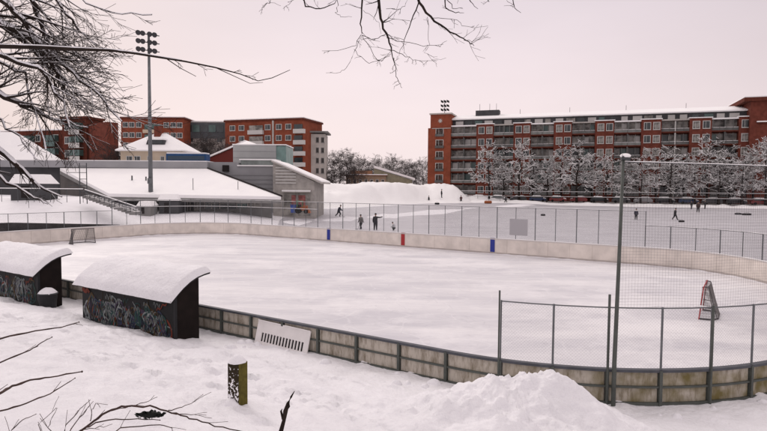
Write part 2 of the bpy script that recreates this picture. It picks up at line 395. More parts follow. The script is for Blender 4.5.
# ------------------------------------------------------------------ fences on the boards
def chain(b, s0, s1, z0, z1, pitch, w, off):
    L = s1-s0; H = z1-z0
    def ribbon(sa, za, sb, zb):
        n = max(1, int(abs(sb-sa)/.5)); pts = [pw(sa+(sb-sa)*k/n, off, za+(zb-za)*k/n) for k in range(n+1)]
        b.tube(pts, w, 3, False)
    k = -H
    while k < L:
        a0, a1 = max(k, 0), min(k+H, L)
        if a1 > a0:
            ribbon(s0+a0, z0+(a0-k), s0+a1, z0+(a1-k)); ribbon(s0+a0, z1-(a0-k), s0+a1, z1-(a1-k))
        k += pitch
def fence(label, s0, s1, ztop, step, rails, pr, pitch, w, group=None, posts=None, top_snow=True, name='chain_link_fence'):
    t = thing(name, label, 'fence', (0, 0, 0), 0, group)
    ps = posts or [s0+(s1-s0)*i/round((s1-s0)/step) for i in range(int(round((s1-s0)/step))+1)]
    for s in ps:
        mesh('post', lambda b: b.tube([pw(s, .06, .25), pw(s, .06, ztop+.02)], pr*(1.25 if ps.index(s) % 2 else .9), 6), GALV, t)
    for z in rails:
        mesh('rail', lambda b: b.tube([pw(s0+(s1-s0)*i/int((s1-s0)/.6), .06, z) for i in range(int((s1-s0)/.6)+1)], pr*.8, 5), GALV, t)
    if top_snow:
        mesh('rail_snow', lambda b: b.tube([pw(s0+(s1-s0)*i/int((s1-s0)/.3), .06, ztop+.012+.012*math.sin(i*1.7)*math.sin(i*.31)) for i in range(int((s1-s0)/.3)+1)], pr*.75, 5), ROOFSNOW, t)
    mesh('wire_mesh', lambda b: chain(b, s0, s1, BH+.02, ztop, pitch, w, .075), WIRE, t)
    return t
nf0 = 18.84
STEP = 1.055
fr = fence('chain link fence on the boards of the near right curve of the rink', nf0, nf0+STEP*13, 2.39, STEP, (2.39,), .018, .065, .001, 'chain link fences on top of the rink boards', top_snow=False)
# two posts of this fence stand taller
mesh('post', lambda b: b.tube([pw(nf0+2*STEP, .1, .3), pw(nf0+2*STEP, .1, 2.66)], .027, 8), STEELP, fr)
mesh('post', lambda b: b.tube([pw(nf0-.03, .1, .3), pw(nf0-.03, .1, 2.62)], .02, 8), STEELP, fr)
mesh('post', lambda b: b.tube([pw(nf0+4*STEP, .1, .3), pw(nf0+4*STEP, .1, 2.44)], .026, 8), STEELP, fr)
mesh('rail_snow', lambda b: [b.tube([pw(nf0+x, .06, 2.415), pw(nf0+x+.15, .06, 2.43), pw(nf0+x+.35, .06, 2.412)], [.004, .026, .004], 6) for x in (2.9, 3.75, 4.6, 5.3, 6.0, 7.6, 8.3, 9.7)], ROOFSNOW, fr)
f_a = far_s(17.68)
fence('chain link fence of medium height on the far right curve of the boards', nf0+STEP*13, f_a, 2.5, 1.45, (2.5,), .026, .11, .0022, 'chain link fences on top of the rink boards')
def px_of(p):
    p = p-Vector((0, 0, CZ)); return 383.5+F*p.dot(RT)/p.dot(FW)
sLft = far_s(-10)
while px_of(pw(sLft, 0, 1.1)) > 113: sLft += .1
ft = fence('tall chain link fence running along the far side boards', f_a, sLft, 3.4, 1.4, (3.4,), .026, .11, .0022, 'chain link fences on top of the rink boards')
mesh('rail', lambda b: b.tube([pw(far_s(-9)+(sLft-far_s(-9))*i/20, .06, 2.75) for i in range(21)], .018, 5), GALV, ft)
mesh('rail_snow', lambda b: b.tube([pw(far_s(-9)+(sLft-far_s(-9))*i/20, .06, 2.775) for i in range(21)], .018, 5), ROOFSNOW, ft)
us = 9.55+1.4
mesh('wind_panel', lambda b: b.extr([fromun(8.85, -RW-.04, 1.45), fromun(10.15, -RW-.04, 1.45), fromun(10.15, -RW-.04, 2.6), fromun(8.85, -RW-.04, 2.6)], tuple(RN*.03)+(0,)), mat('grey_sheet', (.4, .39, .41), .6, .3), ft)
fence('medium chain link fence around the far left curve of the boards', sLft, sLft+14, 2.5, 1.4, (2.5,), .026, .11, .0022, 'chain link fences on top of the rink boards', top_snow=False)

# the dark band behind the far left boards is built further down
# ------------------------------------------------------------------ lamp post with ball net
def s_at_px(px, off, z, lo, hi):
    for k in range(400):
        s_ = lo+(hi-lo)*k/400; p_ = pw(s_, off, z)-Vector((0, 0, CZ)); x_ = 383.5+F*p_.dot(RT)/p_.dot(FW)
        if x_ >= px: return s_
    return hi
sl = s_at_px(613, .19, .6, 18.9, 26); pp = pw(sl, .19, .42)
lamp = thing('lamp_post', 'slim grey lamp post with snow on its small head beside the near fence', 'lamp post', tuple(pp))
lean = Vector((.06, .0, 4.95))
mesh('pole', lambda b: b.tube([(0, 0, -.4), (0, 0, .9), lean*.5+Vector((0, 0, .3)), lean], [.045, .043, .036, .03], 10), STEELP, lamp, smooth=True)
def head(b):
    b.extr([(.03, -.06, 4.93), (.17, -.06, 4.9), (.19, -.06, 4.95), (.03, -.06, 5.0)], (0, .12, 0)); b.box(lean+Vector((0, 0, .02)), (.09, .1, .1))
mesh('lamp_head', head, STEELD, lamp)
mesh('lens', lambda b: b.box((.12, 0, 4.905), (.09, .09, .015)), LENSM, lamp)
mesh('snow_cap', lambda b: b.ball((.1, 0, 5.0), .1, 10, 6, (1.1, .8, .5)), ROOFSNOW, lamp, smooth=True)
sN = sl+.05; NET1 = sN+15
def ball_net(b):
    z0, z1 = 2.43, 5.28; k = 0
    s = sN
    sag = lambda s, z: -.05*math.sin((s-sN)*.5)*0
    while s < NET1:
        b.tube([pw(s, .19, z0), pw(s, .19+.02*math.sin(s*3), (z0+z1)/2), pw(s, .19, z1)], .0014, 3, False); s += .058
    z = z0
    while z < z1-.02:
        b.tube([pw(sN+i*.35, .19, z+.012*math.sin(i*1.1+z*2)) for i in range(int((NET1-sN)/.35)+1)], .0014, 3, False); z += .058
net = thing('ball_net', 'fine grey safety net hung above the fence to the right of the lamp post', 'net', tuple(pw(sN, .19, 2.4)))
nl = net.location.copy()
o = mesh('netting', ball_net, NETM, net); o.location = -nl
o = mesh('cable', lambda b: b.tube([pw(sN+i*.35, .19, 5.3-.05*math.sin(math.pi*min(1, i*.35/8))) for i in range(int((NET1-sN)/.35)+1)], .009, 5), STEELD, net); o.location = -nl
o = mesh('cable_snow', lambda b: b.tube([pw(sN+i*.35, .19, 5.312-.05*math.sin(math.pi*min(1, i*.35/8))) for i in range(int((NET1-sN)/.35)+1)], .009, 5), ROOFSNOW, net); o.location = -nl

# ------------------------------------------------------------------ goals
def goal(label, u, n, face, col):
    p = fromun(u, n); t = thing('hockey_goal', label, 'goal', tuple(p), RA+(0 if face > 0 else math.pi), 'hockey goals on the rink')
    if face < 0: t.scale = (.6, 1, 1.0)
    # local: opening towards +x, width along y
    mesh('goal_frame', lambda b: (b.tube([(0, -.92, 0), (-.2, -.92, 1.2), (-.2, .92, 1.2), (0, .92, 0)], .034, 8)), col, t)
    mesh('base_frame', lambda b: (b.tube([(0, -.92, .03), (-.75, -.85, .03), (-1.0, -.5, .03), (-1.0, .5, .03), (-.75, .85, .03), (0, .92, .03)], .03, 6),
        b.tube([(-.13, -.92, 1.2), (-.42, -.75, 1.2), (-.48, 0, 1.2), (-.42, .75, 1.2), (-.13, .92, 1.2)], .02, 6),
        b.tube([(-.46, -.6, 1.2), (-.95, -.6, .03)], .018, 6), b.tube([(-.46, .6, 1.2), (-.95, .6, .03)], .018, 6),
        b.tube([(0, -.92, .45), (-.7, -.8, .42)], .014, 6), b.tube([(0, .92, .45), (-.7, .8, .42)], .014, 6)), mat('goal_grey', (.07, .065, .07), .6, .3), t)
    def nett(b):
        bp = [(0, -.9), (-.75, -.84), (-1.0, -.5), (-1.0, .5), (-.75, .84), (0, .9)]; tp = [(-.13, -.9), (-.42, -.74), (-.47, -.4), (-.47, .4), (-.42, .74), (-.13, .9)]
        def ip(P, f):
            f *= len(P)-1; i = min(int(f), len(P)-2); q = f-i; return (P[i][0]*(1-q)+P[i+1][0]*q, P[i][1]*(1-q)+P[i+1][1]*q)
        for k in range(46):
            a = ip(bp, k/45); c = ip(tp, k/45); b.tube([(*a, .03), (*c, 1.2)], .010, 3, False)
        for j in range(13):
            z = .03+1.17*j/12; q = j/12
            b.tube([(ip(bp, k/20)[0]*(1-q)+ip(tp, k/20)[0]*q, ip(bp, k/20)[1]*(1-q)+ip(tp, k/20)[1]*q, z) for k in range(21)], .004, 3, False)
    mesh('net', nett, mat('goal_net', (.17, .16, .16), .8, .2), t)
    return t
goal('dark framed hockey goal standing by the far left boards', -22.1, .1, 1, mat('goal_dark_frame', (.05, .04, .045), .5, .4))
g2 = goal('red framed hockey goal seen side-on behind the near fence', 21.7, .25, -1, REDP)

# ------------------------------------------------------------------ player shelters
def shelter(label, u0, u1, seed):
    rnd = random.Random(seed)
    n0, n1 = 14.28, 15.1; zb = .42
    p = fromun((u0+u1)/2, n1, zb); t = thing('team_shelter', label, 'shelter', tuple(p), RA, 'team shelters behind the near boards')
    # local x = u, local y = -n  (rotation RA maps x->RU, y->-RN)
    h = (u1-u0)/2; Dp = n1-n0
    prof = [(-.2, 1.17), (0, 1.34), (.2, 1.50), (.42, 1.64), (.65, 1.74), (.9, 1.80), (1.12, 1.83)]   # y, z of roof underside
    mesh('back_wall', lambda b: b.box2((-h, 0, -.4), (h, .05, 1.3)), BLACKM, t)
    def side(b, x):
        pts = [(x, .05, -.4), (x, Dp, -.4), (x, Dp, 1.765), (x, .62, 1.71), (x, .42, 1.62), (x, .2, 1.485), (x, .05, 1.36)]
        b.extr(pts, (.05, 0, 0))
    mesh('side_wall', lambda b: side(b, -h), BROWN, t); mesh('side_wall', lambda b: side(b, h-.05), BROWN, t)
    mesh('bench', lambda b: (b.box2((-h+.1, .1, .25), (h-.1, .45, .3)), b.box2((-h+.6, .12, -.3), (-h+.66, .4, .25)), b.box2((h-.66, .12, -.3), (h-.6, .4, .25))), DKWOOD, t)
    for q in range(1, 4): mesh('batten', lambda b: b.box2((-h+2*h*q/4-.02, -.0015, -.3), (-h+2*h*q/4+.02, -.0002, 1.29)), DKWOOD, t)
    mesh('corner_post', lambda b: b.box2((h+.002, -.02, -.4), (h+.05, .06, 1.33)), BLK, t)
    ov = .13
    mesh('roof', lambda b: b.extr([(-h-ov, y, z) for y, z in prof]+[(-h-ov, y, z+.05) for y, z in prof[::-1]], (2*h+2*ov, 0, 0)), ROOFT, t)
    def snow(b):
        nx, ny = 46, 26; vs = []
        def top(y):
            for (a, za), (c, zc) in zip(prof, prof[1:]):
                if y <= c: return za+(zc-za)*(y-a)/(c-a)
            return prof[-1][1]
        for j in range(ny+1):
            fy = j/ny; y = prof[0][0]-.03+(prof[-1][0]-prof[0][0]+.05)*fy
            for i in range(nx+1):
                fx = i/nx; x = -h-ov-.03+(2*h+2*ov+.06)*fx
                ex = min(fx, 1-fx)*(2*h+2*ov)/.14; ey = min(fy, 1-fy)*1.35/.14
                e = math.sqrt(max(0, 1-(1-min(1, ex))**2))*math.sqrt(max(0, 1-(1-min(1, ey))**2))
                wob = (.06*noise.noise(Vector((x*2.2, seed, fy*2)))+.03*noise.noise(Vector((x*7, seed, fy*2))))*(1-min(1, ey/3))
                z = top(y)+.055+e*(.17+.055*noise.noise(Vector((x*1.1, y*1.5, seed)))+.02*noise.noise(Vector((x*4, y*4, seed))))
                vs.append((x, y+wob*(1 if fy > .5 else -1)*.5, z))
        W_ = nx+1; fs = [(j*W_+i, j*W_+i+1, (j+1)*W_+i+1, (j+1)*W_+i) for j in range(ny) for i in range(nx)]
        b.add(vs, fs)
    mesh('roof_snow', snow, SNOW, t, smooth=True)
    # spray painted tags on the back wall: thin raised strokes
    cols = [mat('spray_white', (.24, .26, .26), .7, .2, 5, .5), mat('spray_blue', (.035, .045, .085), .7, .2, 5, .4), mat('spray_teal', (.03, .075, .07), .7, .2, 5, .4),
            mat('spray_red', (.17, .035, .02), .7, .2, 5, .4), mat('spray_ochre', (.10, .065, .03), .7, .2, 5, .4), mat('spray_violet', (.06, .045, .08), .7, .2, 5, .4)]
    def graff(b):
        def stroke(pts, w, layer):
            vs = []; 
            for i, (x, z) in enumerate(pts):
                a = pts[max(0, i-1)]; c = pts[min(len(pts)-1, i+1)]; dx, dz = c[0]-a[0], c[1]-a[1]; l = math.hypot(dx, dz) or 1
                ww = w*(.7+.5*math.sin(i*.9)**2)
                for sg in (-1, 1):
                    vs.append((max(-h+.02, min(h-.02, x-dz/l*ww*sg)), -.002-.0006*layer, max(-.12, min(1.18, z+dx/l*ww*sg))))
            b.add(vs, [(2*i, 2*i+1, 2*i+3, 2*i+2) for i in range(len(pts)-1)])
        L_ = 0
        # broad filled throw-ups, then thin outlines and small tags
        x = -h+.3
        while x < h-.25:
            cx, cz = x, .45+rnd.uniform(-.2, .2); L_ += 1
            for k in range(rnd.randint(4, 6)):
                b.k = rnd.choice([1, 2, 2, 4, 5, 3, 0, 0]); a0 = rnd.uniform(0, 6.3); sw = rnd.uniform(2.5, 5.5); rx, rz_ = rnd.uniform(.07, .2), rnd.uniform(.15, .42)
                pts = [(cx+rx*math.cos(a0+sw*q/16)+.06*math.sin(q*.8), cz+rz_*math.sin(a0+sw*q/16)) for q in range(17)]
                L_ += 1; stroke(pts, rnd.uniform(.012, .035), L_ % 20)
            x += rnd.uniform(.16, .26)
        for k in range(60):
            b.k = rnd.choice([0, 0, 2, 0, 4, 1]); cx, cz = rnd.uniform(-h+.2, h-.4), rnd.uniform(.1, 1.0); L_ += 1
            pts = [(cx+q*.022, cz+.09*math.sin(q*rnd.uniform(.9, 1.2)+k)*(1 if q % 5 else .3)) for q in range(14)]
            stroke(pts, .009, 21+k)
        b.k = 3; stroke([(-h+.05+q*.05, 1.02+.05*math.sin(q*1.3)) for q in range(9)], .06, 48); stroke([(h-.75+q*.07, .85+.04*q+.05*math.sin(q*1.9)) for q in range(9)], .022, 49)
    mesh('graffiti', graff, cols, t)
    return t
shelter('black team shelter covered in graffiti with snowy arched roof nearest the camera', 5.45, 10.1, 3)
shelter('black graffiti team shelter cut off by the left edge with snowy arched roof', -2.2, 2.55, 8)
# bin beside the second shelter
pb = fromun(2.92, 14.95, .42)
bt = thing('rubbish_bin', 'round black rubbish bin heaped with snow against the left shelter', 'bin', tuple(pb))
mesh('bin_body', lambda b: b.tube([(0, 0, -.2), (0, 0, 0), (0, 0, .55), (0, 0, .6)], [.24, .25, .3, .32], 18), BLK, bt, smooth=False)
mesh('rim', lambda b: b.tube([(0.31*math.cos(a*.35), .31*math.sin(a*.35), .6) for a in range(19)], .02, 6), STEELD, bt)
def hump(b, rx, ry, h, seed, n=14):
    vs = [(0, 0, h)]; 
    for j in range(1, 7):
        for i in range(n):
            a = 2*math.pi*i/n; f = j/6; k = 1+.14*noise.noise(Vector((math.cos(a)*2, math.sin(a)*2, seed+j*.4)))
            vs.append((rx*f*k*math.cos(a), ry*f*k*math.sin(a), h*(1-f**2.2)+.1*h*noise.noise(Vector((math.cos(a)*3*f, math.sin(a)*3*f, seed)))*(1-f)))
    fs = [(0, 1+i, 1+(i+1) % n) for i in range(n)]+[(1+j*n+i, 1+(j+1)*n+i, 1+(j+1)*n+(i+1) % n, 1+j*n+(i+1) % n) for j in range(5) for i in range(n)]
    b.add(vs, fs)
o = mesh('snow_heap', lambda b: hump(b, .32, .32, .2, 2), SNOW, bt, smooth=True); o.location.z = .6

# ------------------------------------------------------------------ slotted white panel leaning on the boards
def slot_panel():
    u0, u1 = 11.75, 13.66
    p = fromun((u0+u1)/2, 13.72, .42)
    t = thing('slotted_panel', 'white plastic panel with a row of dark slots leaning against the near boards', 'panel', tuple(p), RA)
    w = (u1-u0)/2; hgt = .68; zt0, zt1 = .62, .68
    Mx = Matrix.Rotation(R(-12), 4, 'X')
    xs = [-w]; n = 14; ns = []
    s0, s1 = -w+.17, w-.17; pitch = (s1-s0)/n
    def pan(b):
        b.box2((-w, 0, .30), (w, .03, .62)); b.box2((-w, 0, -.2), (w, .03, .06))
        b.box2((-w, 0, .06), (s0, .03, .30)); b.box2((s1, 0, .06), (w, .03, .30))
        for k in range(n): b.box2((s0+pitch*k, .001, .06), (s0+pitch*(k+.38), .029, .30))
        b.box2((-w, -.02, .60), (-.1, 0, .63)); b.box2((.05, -.02, .60), (w, 0, .63))
    o = mesh('slotted_sheet', pan, WHITEP, t); o.rotation_euler.x = R(-14)
    o = mesh('backing', lambda b: b.box2((s0-.03, .05, .0), (s1+.03, .06, .36)), BLACKM, t); o.rotation_euler.x = R(-14)
    t.rotation_euler.y = R(1.5)
slot_panel()

# ------------------------------------------------------------------ square post in the snow
bp = at(237.5, 404, 6.0); Yb = 6.0
while at(237.5, 404, Yb).z > ground_z(at(237.5, 404, Yb).x, Yb): Yb += .02
bp = at(237.5, 404, Yb); bz = ground_z(bp.x, bp.y)
bp.z = bz
bo = thing('bollard', 'short square wooden post, dark on one face and olive on the other, capped with snow', 'post', tuple(bp), R(60))
def bol(b, x0, x1, y0, y1, z0, z1): b.box2((x0, y0, z0), (x1, y1, z1))
HB = .66
def frosted():
    M = mat('frosted_dark_wood', (.03, .022, .012), .9, .2); nt = M.node_tree; n = nt.nodes; b = n['Principled BSDF']; tc = n.new('ShaderNodeTexCoord')
    nz = n.new('ShaderNodeTexNoise'); nz.inputs['Scale'].default_value = 26; nz.inputs['Detail'].default_value = 3; nt.links.new(tc.outputs['Object'], nz.inputs['Vector'])
    sp = n.new('ShaderNodeSeparateXYZ'); nt.links.new(tc.outputs['Object'], sp.inputs[0])
    mr = n.new('ShaderNodeMapRange'); mr.inputs['From Min'].default_value = 0; mr.inputs['From Max'].default_value = .6; mr.inputs['To Min'].default_value = .13; mr.inputs['To Max'].default_value = -.09; nt.links.new(sp.outputs['Z'], mr.inputs['Value'])
    ad = n.new('ShaderNodeMath'); ad.operation = 'ADD'; nt.links.new(nz.outputs['Fac'], ad.inputs[0]); nt.links.new(mr.outputs[0], ad.inputs[1])
    rp = n.new('ShaderNodeValToRGB'); e = rp.color_ramp.elements; e[0].position = .55; e[0].color = (.03, .022, .012, 1); e[1].position = .6; e[1].color = (.85, .84, .86, 1)
    nt.links.new(ad.outputs[0], rp.inputs[0]); nt.links.new(rp.outputs[0], b.inputs['Base Color']); return M
mesh('dark_board', lambda b: (b.box2((-.10, -.10, -.3), (-.075, .10, HB)), ), frosted(), bo)
mesh('olive_board', lambda b: (b.box2((-.0745, -.105, -.3), (.11, -.08, HB)), b.box2((.085, -.0795, -.3), (.11, .10, HB))), OLIVE, bo)
mesh('dark_board', lambda b: b.box2((-.0745, .075, -.3), (.0845, .10, HB-.02)), DKWOOD, bo)
o = mesh('snow_cap', lambda b: hump(b, .14, .14, .11, 5), SNOW, bo, smooth=True); o.location.z = HB+.001
mesh('top_plate', lambda b: b.box2((-.095, -.075, HB-.03), (.08, .07, HB-.004)), DKWOOD, bo)
o = mesh('snow_drift', lambda b: hump(b, .16, .16, .16, 9), SNOW, bo, smooth=True); o.location = (-.13, .0, -.03)

# ------------------------------------------------------------------ near snow mound
def mound():
    c = Vector((2.3, 9.2)); vs = []; nr, na = 90, 200
    def hz(x, y):
        dx, dy = x-2.95, y-9.3
        r1 = math.hypot(dx/(2.2 if dx > 0 else 3.6), dy/2.1); h = 1.12*max(0, 1-r1)**1.12
        r2 = math.hypot((x-1.95)/1.7, (y-9.0)/1.5); h = max(h, .62*max(0, 1-r2)**.7)
        r3 = math.hypot((x-.9)/1.7, (y-9.6)/1.2); h = max(h, .33*max(0, 1-r3)**.8)
        r4 = math.hypot((x-4.4)/1.3, (y-8.2)/1.3); h = max(h, .35*max(0, 1-r4)**.8)
        sm = .35+.65*sstep(3.5, 2.8, x)
        n1 = (.12*fbm(x, y, 1.5, 20)+.075*abs(fbm(x, y, 3.4, 7))+.018*fbm(x, y, 9, 7))*sm
        return h*(1+n1*.8)+(n1*.75*min(1, h*3))
    for j in range(nr+1):
        for i in range(na):
            a = 2*math.pi*i/na; r = 4.4*(j/nr); x = c.x+r*math.cos(a); y = c.y+r*.85*math.sin(a)
            h = hz(x, y); g = ground_z(x, y)
            vs.append((x, y, g+h-.05*(1 if h <= .02 else 0)))
    fs = [(j*na+i, j*na+(i+1) % na, (j+1)*na+(i+1) % na, (j+1)*na+i) for j in range(nr) for i in range(na)]
    b = MB(); b.v = vs; b.f = fs; b.mi = [0]*len(fs)
    tag(b.build('snow_mound', SNOW, smooth=True), 'lumpy ploughed mound of snow in front of the near right fence', 'snow mound')
mound()
# loose lumps along the foot of the boards
def lumps():
    rr = random.Random(12)
    for k in range(26):
        s = rr.uniform(11, 27); off = .25+abs(rr.gauss(0, .35)); p = pw(s, off); z = ground_z(p.x, p.y); r_ = rr.uniform(.05, .15)
        b = MB(); hump(b, r_*1.4, r_, r_*.9, k, 10)
        o = b.build('snow_lump', SNOW, smooth=True, loc=(p.x, p.y, z-.02), rz=rr.uniform(0, 6))
        tag(o, 'small lump of snow lying at the foot of the near boards', 'snow lump', 'snow lumps at the foot of the near boards')
lumps()

# ------------------------------------------------------------------ far snow pile
def bigpile():
    vs = []; nx, ny = 130, 60; x0, x1, y0, y1 = -28, 40, 98, 172
    for j in range(ny+1):
        for i in range(nx+1):
            x = x0+(x1-x0)*i/nx; y = y0+(y1-y0)*j/ny
            e = 5.0*sstep(1, .5, math.hypot((x-0)/15, (y-146)/17))
            e = max(e, 4.9*sstep(1, .45, math.hypot((x-13)/13, (y-155)/13)))
            e = max(e, 4.7*sstep(1, .4, math.hypot((x+9)/13, (y-136)/17)))
            e = max(e, 3.0*sstep(1, .3, math.hypot((x+14)/12, (y-124)/16)))
            e = max(e, 1.8*sstep(1, .3, math.hypot((x-27)/13, (y-157)/9)))
            dl = -((x+15.5)*43-(y-100)*27.5)/51.04 if y < 143 else min(20, -((x+15.5)*43-(y-100)*27.5)/51.04+max(0, (x-12)*.9))
            e *= sstep(-.5, 7, dl)
            k = min(1, e)
            z = e+k*(.55*fbm(x, y, .16, 4)+.45*abs(fbm(x, y, .45, 2))-.25)
            vs.append((x, y, ground_z(x, y, False)+(z if z > .02 else -.3)))
    W_ = nx+1; fs = [(j*W_+i, j*W_+i+1, (j+1)*W_+i+1, (j+1)*W_+i) for j in range(ny) for i in range(nx)]
    b = MB(); b.v = vs; b.f = fs; b.mi = [0]*len(fs)
    tag(b.build('snow_pile', SNOWF, smooth=True), 'huge bright pile of cleared snow at the far left side of the field', 'snow pile')
bigpile()
# facade line of the long brick block
FA, FB = Vector((13.7, 170)), Vector((92.4, 143))
FD = (FB-FA).normalized(); FNm = Vector((FD.y, -FD.x))       # towards the field
if FNm.y > 0: FNm = -FNm
def fpt(t, o, z=0):
    p = FA+FD*t+FNm*o; return Vector((p.x, p.y, z))
def bank(b):
    n = 220; rows = 7; vs = []
    for i in range(n+1):
        t = -2+130*i/n
        for j in range(rows):
            f = j/(rows-1); hgt = math.sin(math.pi*f)*(.75+.4*noise.noise(Vector((t*.12, 0, 0)))+.35*noise.noise(Vector((t*.5, 3, 0))))
            p = fpt(t, 17.5-5*f); vs.append((p.x, p.y, ground_z(p.x, p.y, False)-.1+hgt))
    b.add(vs, [(i*rows+j, i*rows+j+1, (i+1)*rows+j+1, (i+1)*rows+j) for i in range(n) for j in range(rows-1)])
tag(mesh('snow_bank', bank, SNOWF, smooth=True), 'long low snow bank between the ice field and the parked cars', 'snow bank')

# ------------------------------------------------------------------ buildings
def window(b_parent, w, h, mf, mg, data={}):
    key = (round(w, 2), round(h, 2), mf.name, mg.name)
    if key not in data:
        b = MB(); t = .14
        b.box2((-w/2, -.03, 0), (w/2, .06, t)); b.box2((-w/2, -.03, h-t), (w/2, .06, h)); b.box2((-w/2, -.03, t), (-w/2+t, .06, h-t)); b.box2((w/2-t, -.03, t), (w/2, .06, h-t))
        b.box2((-w*.12, -.02, t), (-w*.12+.07, .05, h-t)); b.box2((-w/2-.05, -.1, -.06), (w/2+.05, .0, -.002))
        f = b.build('window', mf, b_parent)
        g = MB(); g.box2((-w/2+t, .02, t), (w/2-t, .04, h-t)); go = g.build('pane', mg, f)
        data[key] = (f, go); return f
    f0, g0 = data[key]; f = f0.copy(); C.objects.link(f); f.parent = b_parent
    g = g0.copy(); C.objects.link(g); g.parent = f
    return f
def place(o, x, z, y=0): o.location = (x, y, z); return o

def long_block():
    ang = math.atan2(FD.y, FD.x)
    base = fpt(0, 0, .4)
    t = thing('brick_apartment_block', 'long red brick apartment block with snowy roof behind the white trees', 'building', tuple(base), ang)
    # local x along the facade, -y towards the field
    L = 83.2; S = 1.125; top = 25.0
    r = random.Random(5)
    zf = [2.9+3.45*k for k in range(6)]      # window sill heights
    # piers and loggias from the measured bays
    def tof(px):
        d = ray(px, 170); k = d.x/d.y; # intersect with facade line
        return (FA.y*k-FA.x)/(FD.x-FD.y*k)
    bays = [(476, 493), (513, 530), (553, 571), (594, 613), (640, 660), (688, 710), (737, 750)]
    bays = [(tof(a), tof(c)) for a, c in bays]
    tw0, tw1 = -0.3, tof(450)+.2
    mesh('tower_wall', lambda b: (b.box2((tw0, -.6, -1), (tw1, 14, 22.2)), b.box2((tw0+.7, -.5, 22.2), (tw1, 14, 26.2))), BRICKO, t)
    mesh('tower_cap', lambda b: (b.box2((tw0+.4, -.8, 26.2), (tw1+.3, 14.2, 26.6)), b.box2((tw0+1.2, -.75, 21.95), (tw1, -.601, 22.15))), CONC, t)
    mesh('emblem', lambda b: b.extr([(tw0+3.7+.8*(1 if k % 2 else .45)*math.cos(k*math.pi/8), -.501, 24.3+.8*(1 if k % 2 else .45)*math.sin(k*math.pi/8)) for k in range(16)], (0, -.05, 0)), CONC, t)
    for z in zf[1:]:
        place(window(t, 2.4, 2.0, WFRAME, GLASSB), (tw0+tw1)/2+.1, z, -.62)
        mesh('balcony', lambda b: b.box2(((tw0+tw1)/2-1.2, -.9, z-.5), ((tw0+tw1)/2+1.4, -.63, z+.25)), BALC, t)
    # back body with dark recesses
    mesh('wall', lambda b: b.box2((tw1, 1.6, -1), (L, 14, 22.6)), BRICKD, t)
    edges = []
    pr = tw1
    for a, c in bays+[(L, L)]:
        edges.append((pr, a)); pr = c
    for a, c in bays:
        mesh('brick_bay', lambda b: b.box2((a, -.3, -1), (c, 1.599, 22.9)), BRICK, t)
        mesh('bay_cap', lambda b: b.box2((a-.2, -.5, 22.9), (c+.2, 1.7, 23.15)), ROOFSNOW, t)
        w = c-a
        for z in zf:
            for q in ((.3, .76) if w > 3.3 else (.5,)):
                o = place(window(t, 1.75, 2.05, WFRAME, GLASSB if r.random() < .6 else GLASS), a+w*q, z, -.33)
    for i, (a, c) in enumerate(edges):
        if c-a < .5: continue
        w = c-a; n = 2
        place_x = []
        for z in zf:
            # recessed glazing and a balcony in front
            mesh('loggia', lambda b: b.box2((a+.05, 1.45, z-.35), (c-.05, 1.59, z+2.25)), GLASSB if r.random() < .5 else GLASS, t)
            def bal(b):
                b.box2((a+.03, -.12, z-.515), (c-.03, -.06, z+.22))
                k = a+.25
                while k < c-.2: b.box2((k, -.2, z-.3), (k+.1, -.13, z+2.3)); k += w/4
            mesh('floor_slab', lambda b: b.box2((a+.02, -.15, z-.86), (c-.02, 1.44, z-.52)), BRICKD, t)
            for q in range(4):
                if r.random() < .45: mesh('loggia_glazing', lambda b: b.box2((a+w*q/4+.25, 1.36, z-.2), (a+w*(q+1)/4-.1, 1.44, z+2.0)), r.choice([GLASSB, GLASSB, GLASSG, WFRAME]), t)
            bo_ = mesh('balcony', bal, BALC if r.random() < .6 else BALC2, t)
            mesh('balcony_snow', lambda b: b.box2((a+.05, -.17, z+.222), (c-.05, -.03, z+.30)), ROOFSNOW, bo_)
        mesh('divider', lambda b: (b.box2(((a+c)/2-.12, -.13, -1), ((a+c)/2+.12, 1.35, 22.3)),), (WFRAME if i in (5,) else BALC), t)
        mesh('bay_cap', lambda b: b.box2((a, -.1, 22.5), (c, 1.55, 22.85)), ROOFSNOW if i % 2 == 0 else CONC, t)
    # attic storey and snowy roof
    mesh('attic', lambda b: b.box2((tw1, 1.9, 22.6), (L, 13, 24.6)), DARKCLAD, t)
    for k in range(26):
        a = tw1+1+(L-tw1-2)*k/26; ln = r.uniform(1.4, 2.4)
        mesh('attic_window', lambda b: b.box2((a, 1.8, 23.05), (a+ln, 1.899, 24.2)), r.choice([GLASSG, GLASS, GLASSB, WFRAME]), t)
    def roof(b):
        b.extr([(tw1, .8, 24.6), (tw1, .8, 24.9), (tw1, 7, 26.6), (tw1, 14, 24.9), (tw1, 14, 24.6)], (L-tw1, 0, 0))
    mesh('roof', roof, ROOFSNOW, t)
    mesh('chimney', lambda b: (b.box2((13, 5, 26), (20, 8, 27.7)),), DARKCLAD, t)
    for k, x in enumerate((14, 17, 19, 26, 40, 55, 70)):
        mesh('aerial', lambda b: b.tube([(x, 6.5, 26), (x, 6.5, 29.8 if k < 3 else 27.8)], .05, 4), STEELD, t)
    # right tower, cut off by the picture edge
    mesh('tower_wall', lambda b: (b.box2((L, -1.4, -1), (L+15, 14, 26.5)),), BRICK, t)
    mesh('tower_cap', lambda b: (b.box2((L-1.6, -2.2, 26.5), (L+15.4, 14.2, 27.5)), b.box2((L+1.6, -1.65, 20.9), (L+14, -1.401, 21.3))), BRICKD, t)
    mesh('cap_snow', lambda b: (b.box2((L-1.6, -2.2, 27.502), (L+15.4, 14.2, 27.75)), b.box2((L+1.4, -1.9, 21.302), (L+14, -1.45, 21.6))), ROOFSNOW, t)
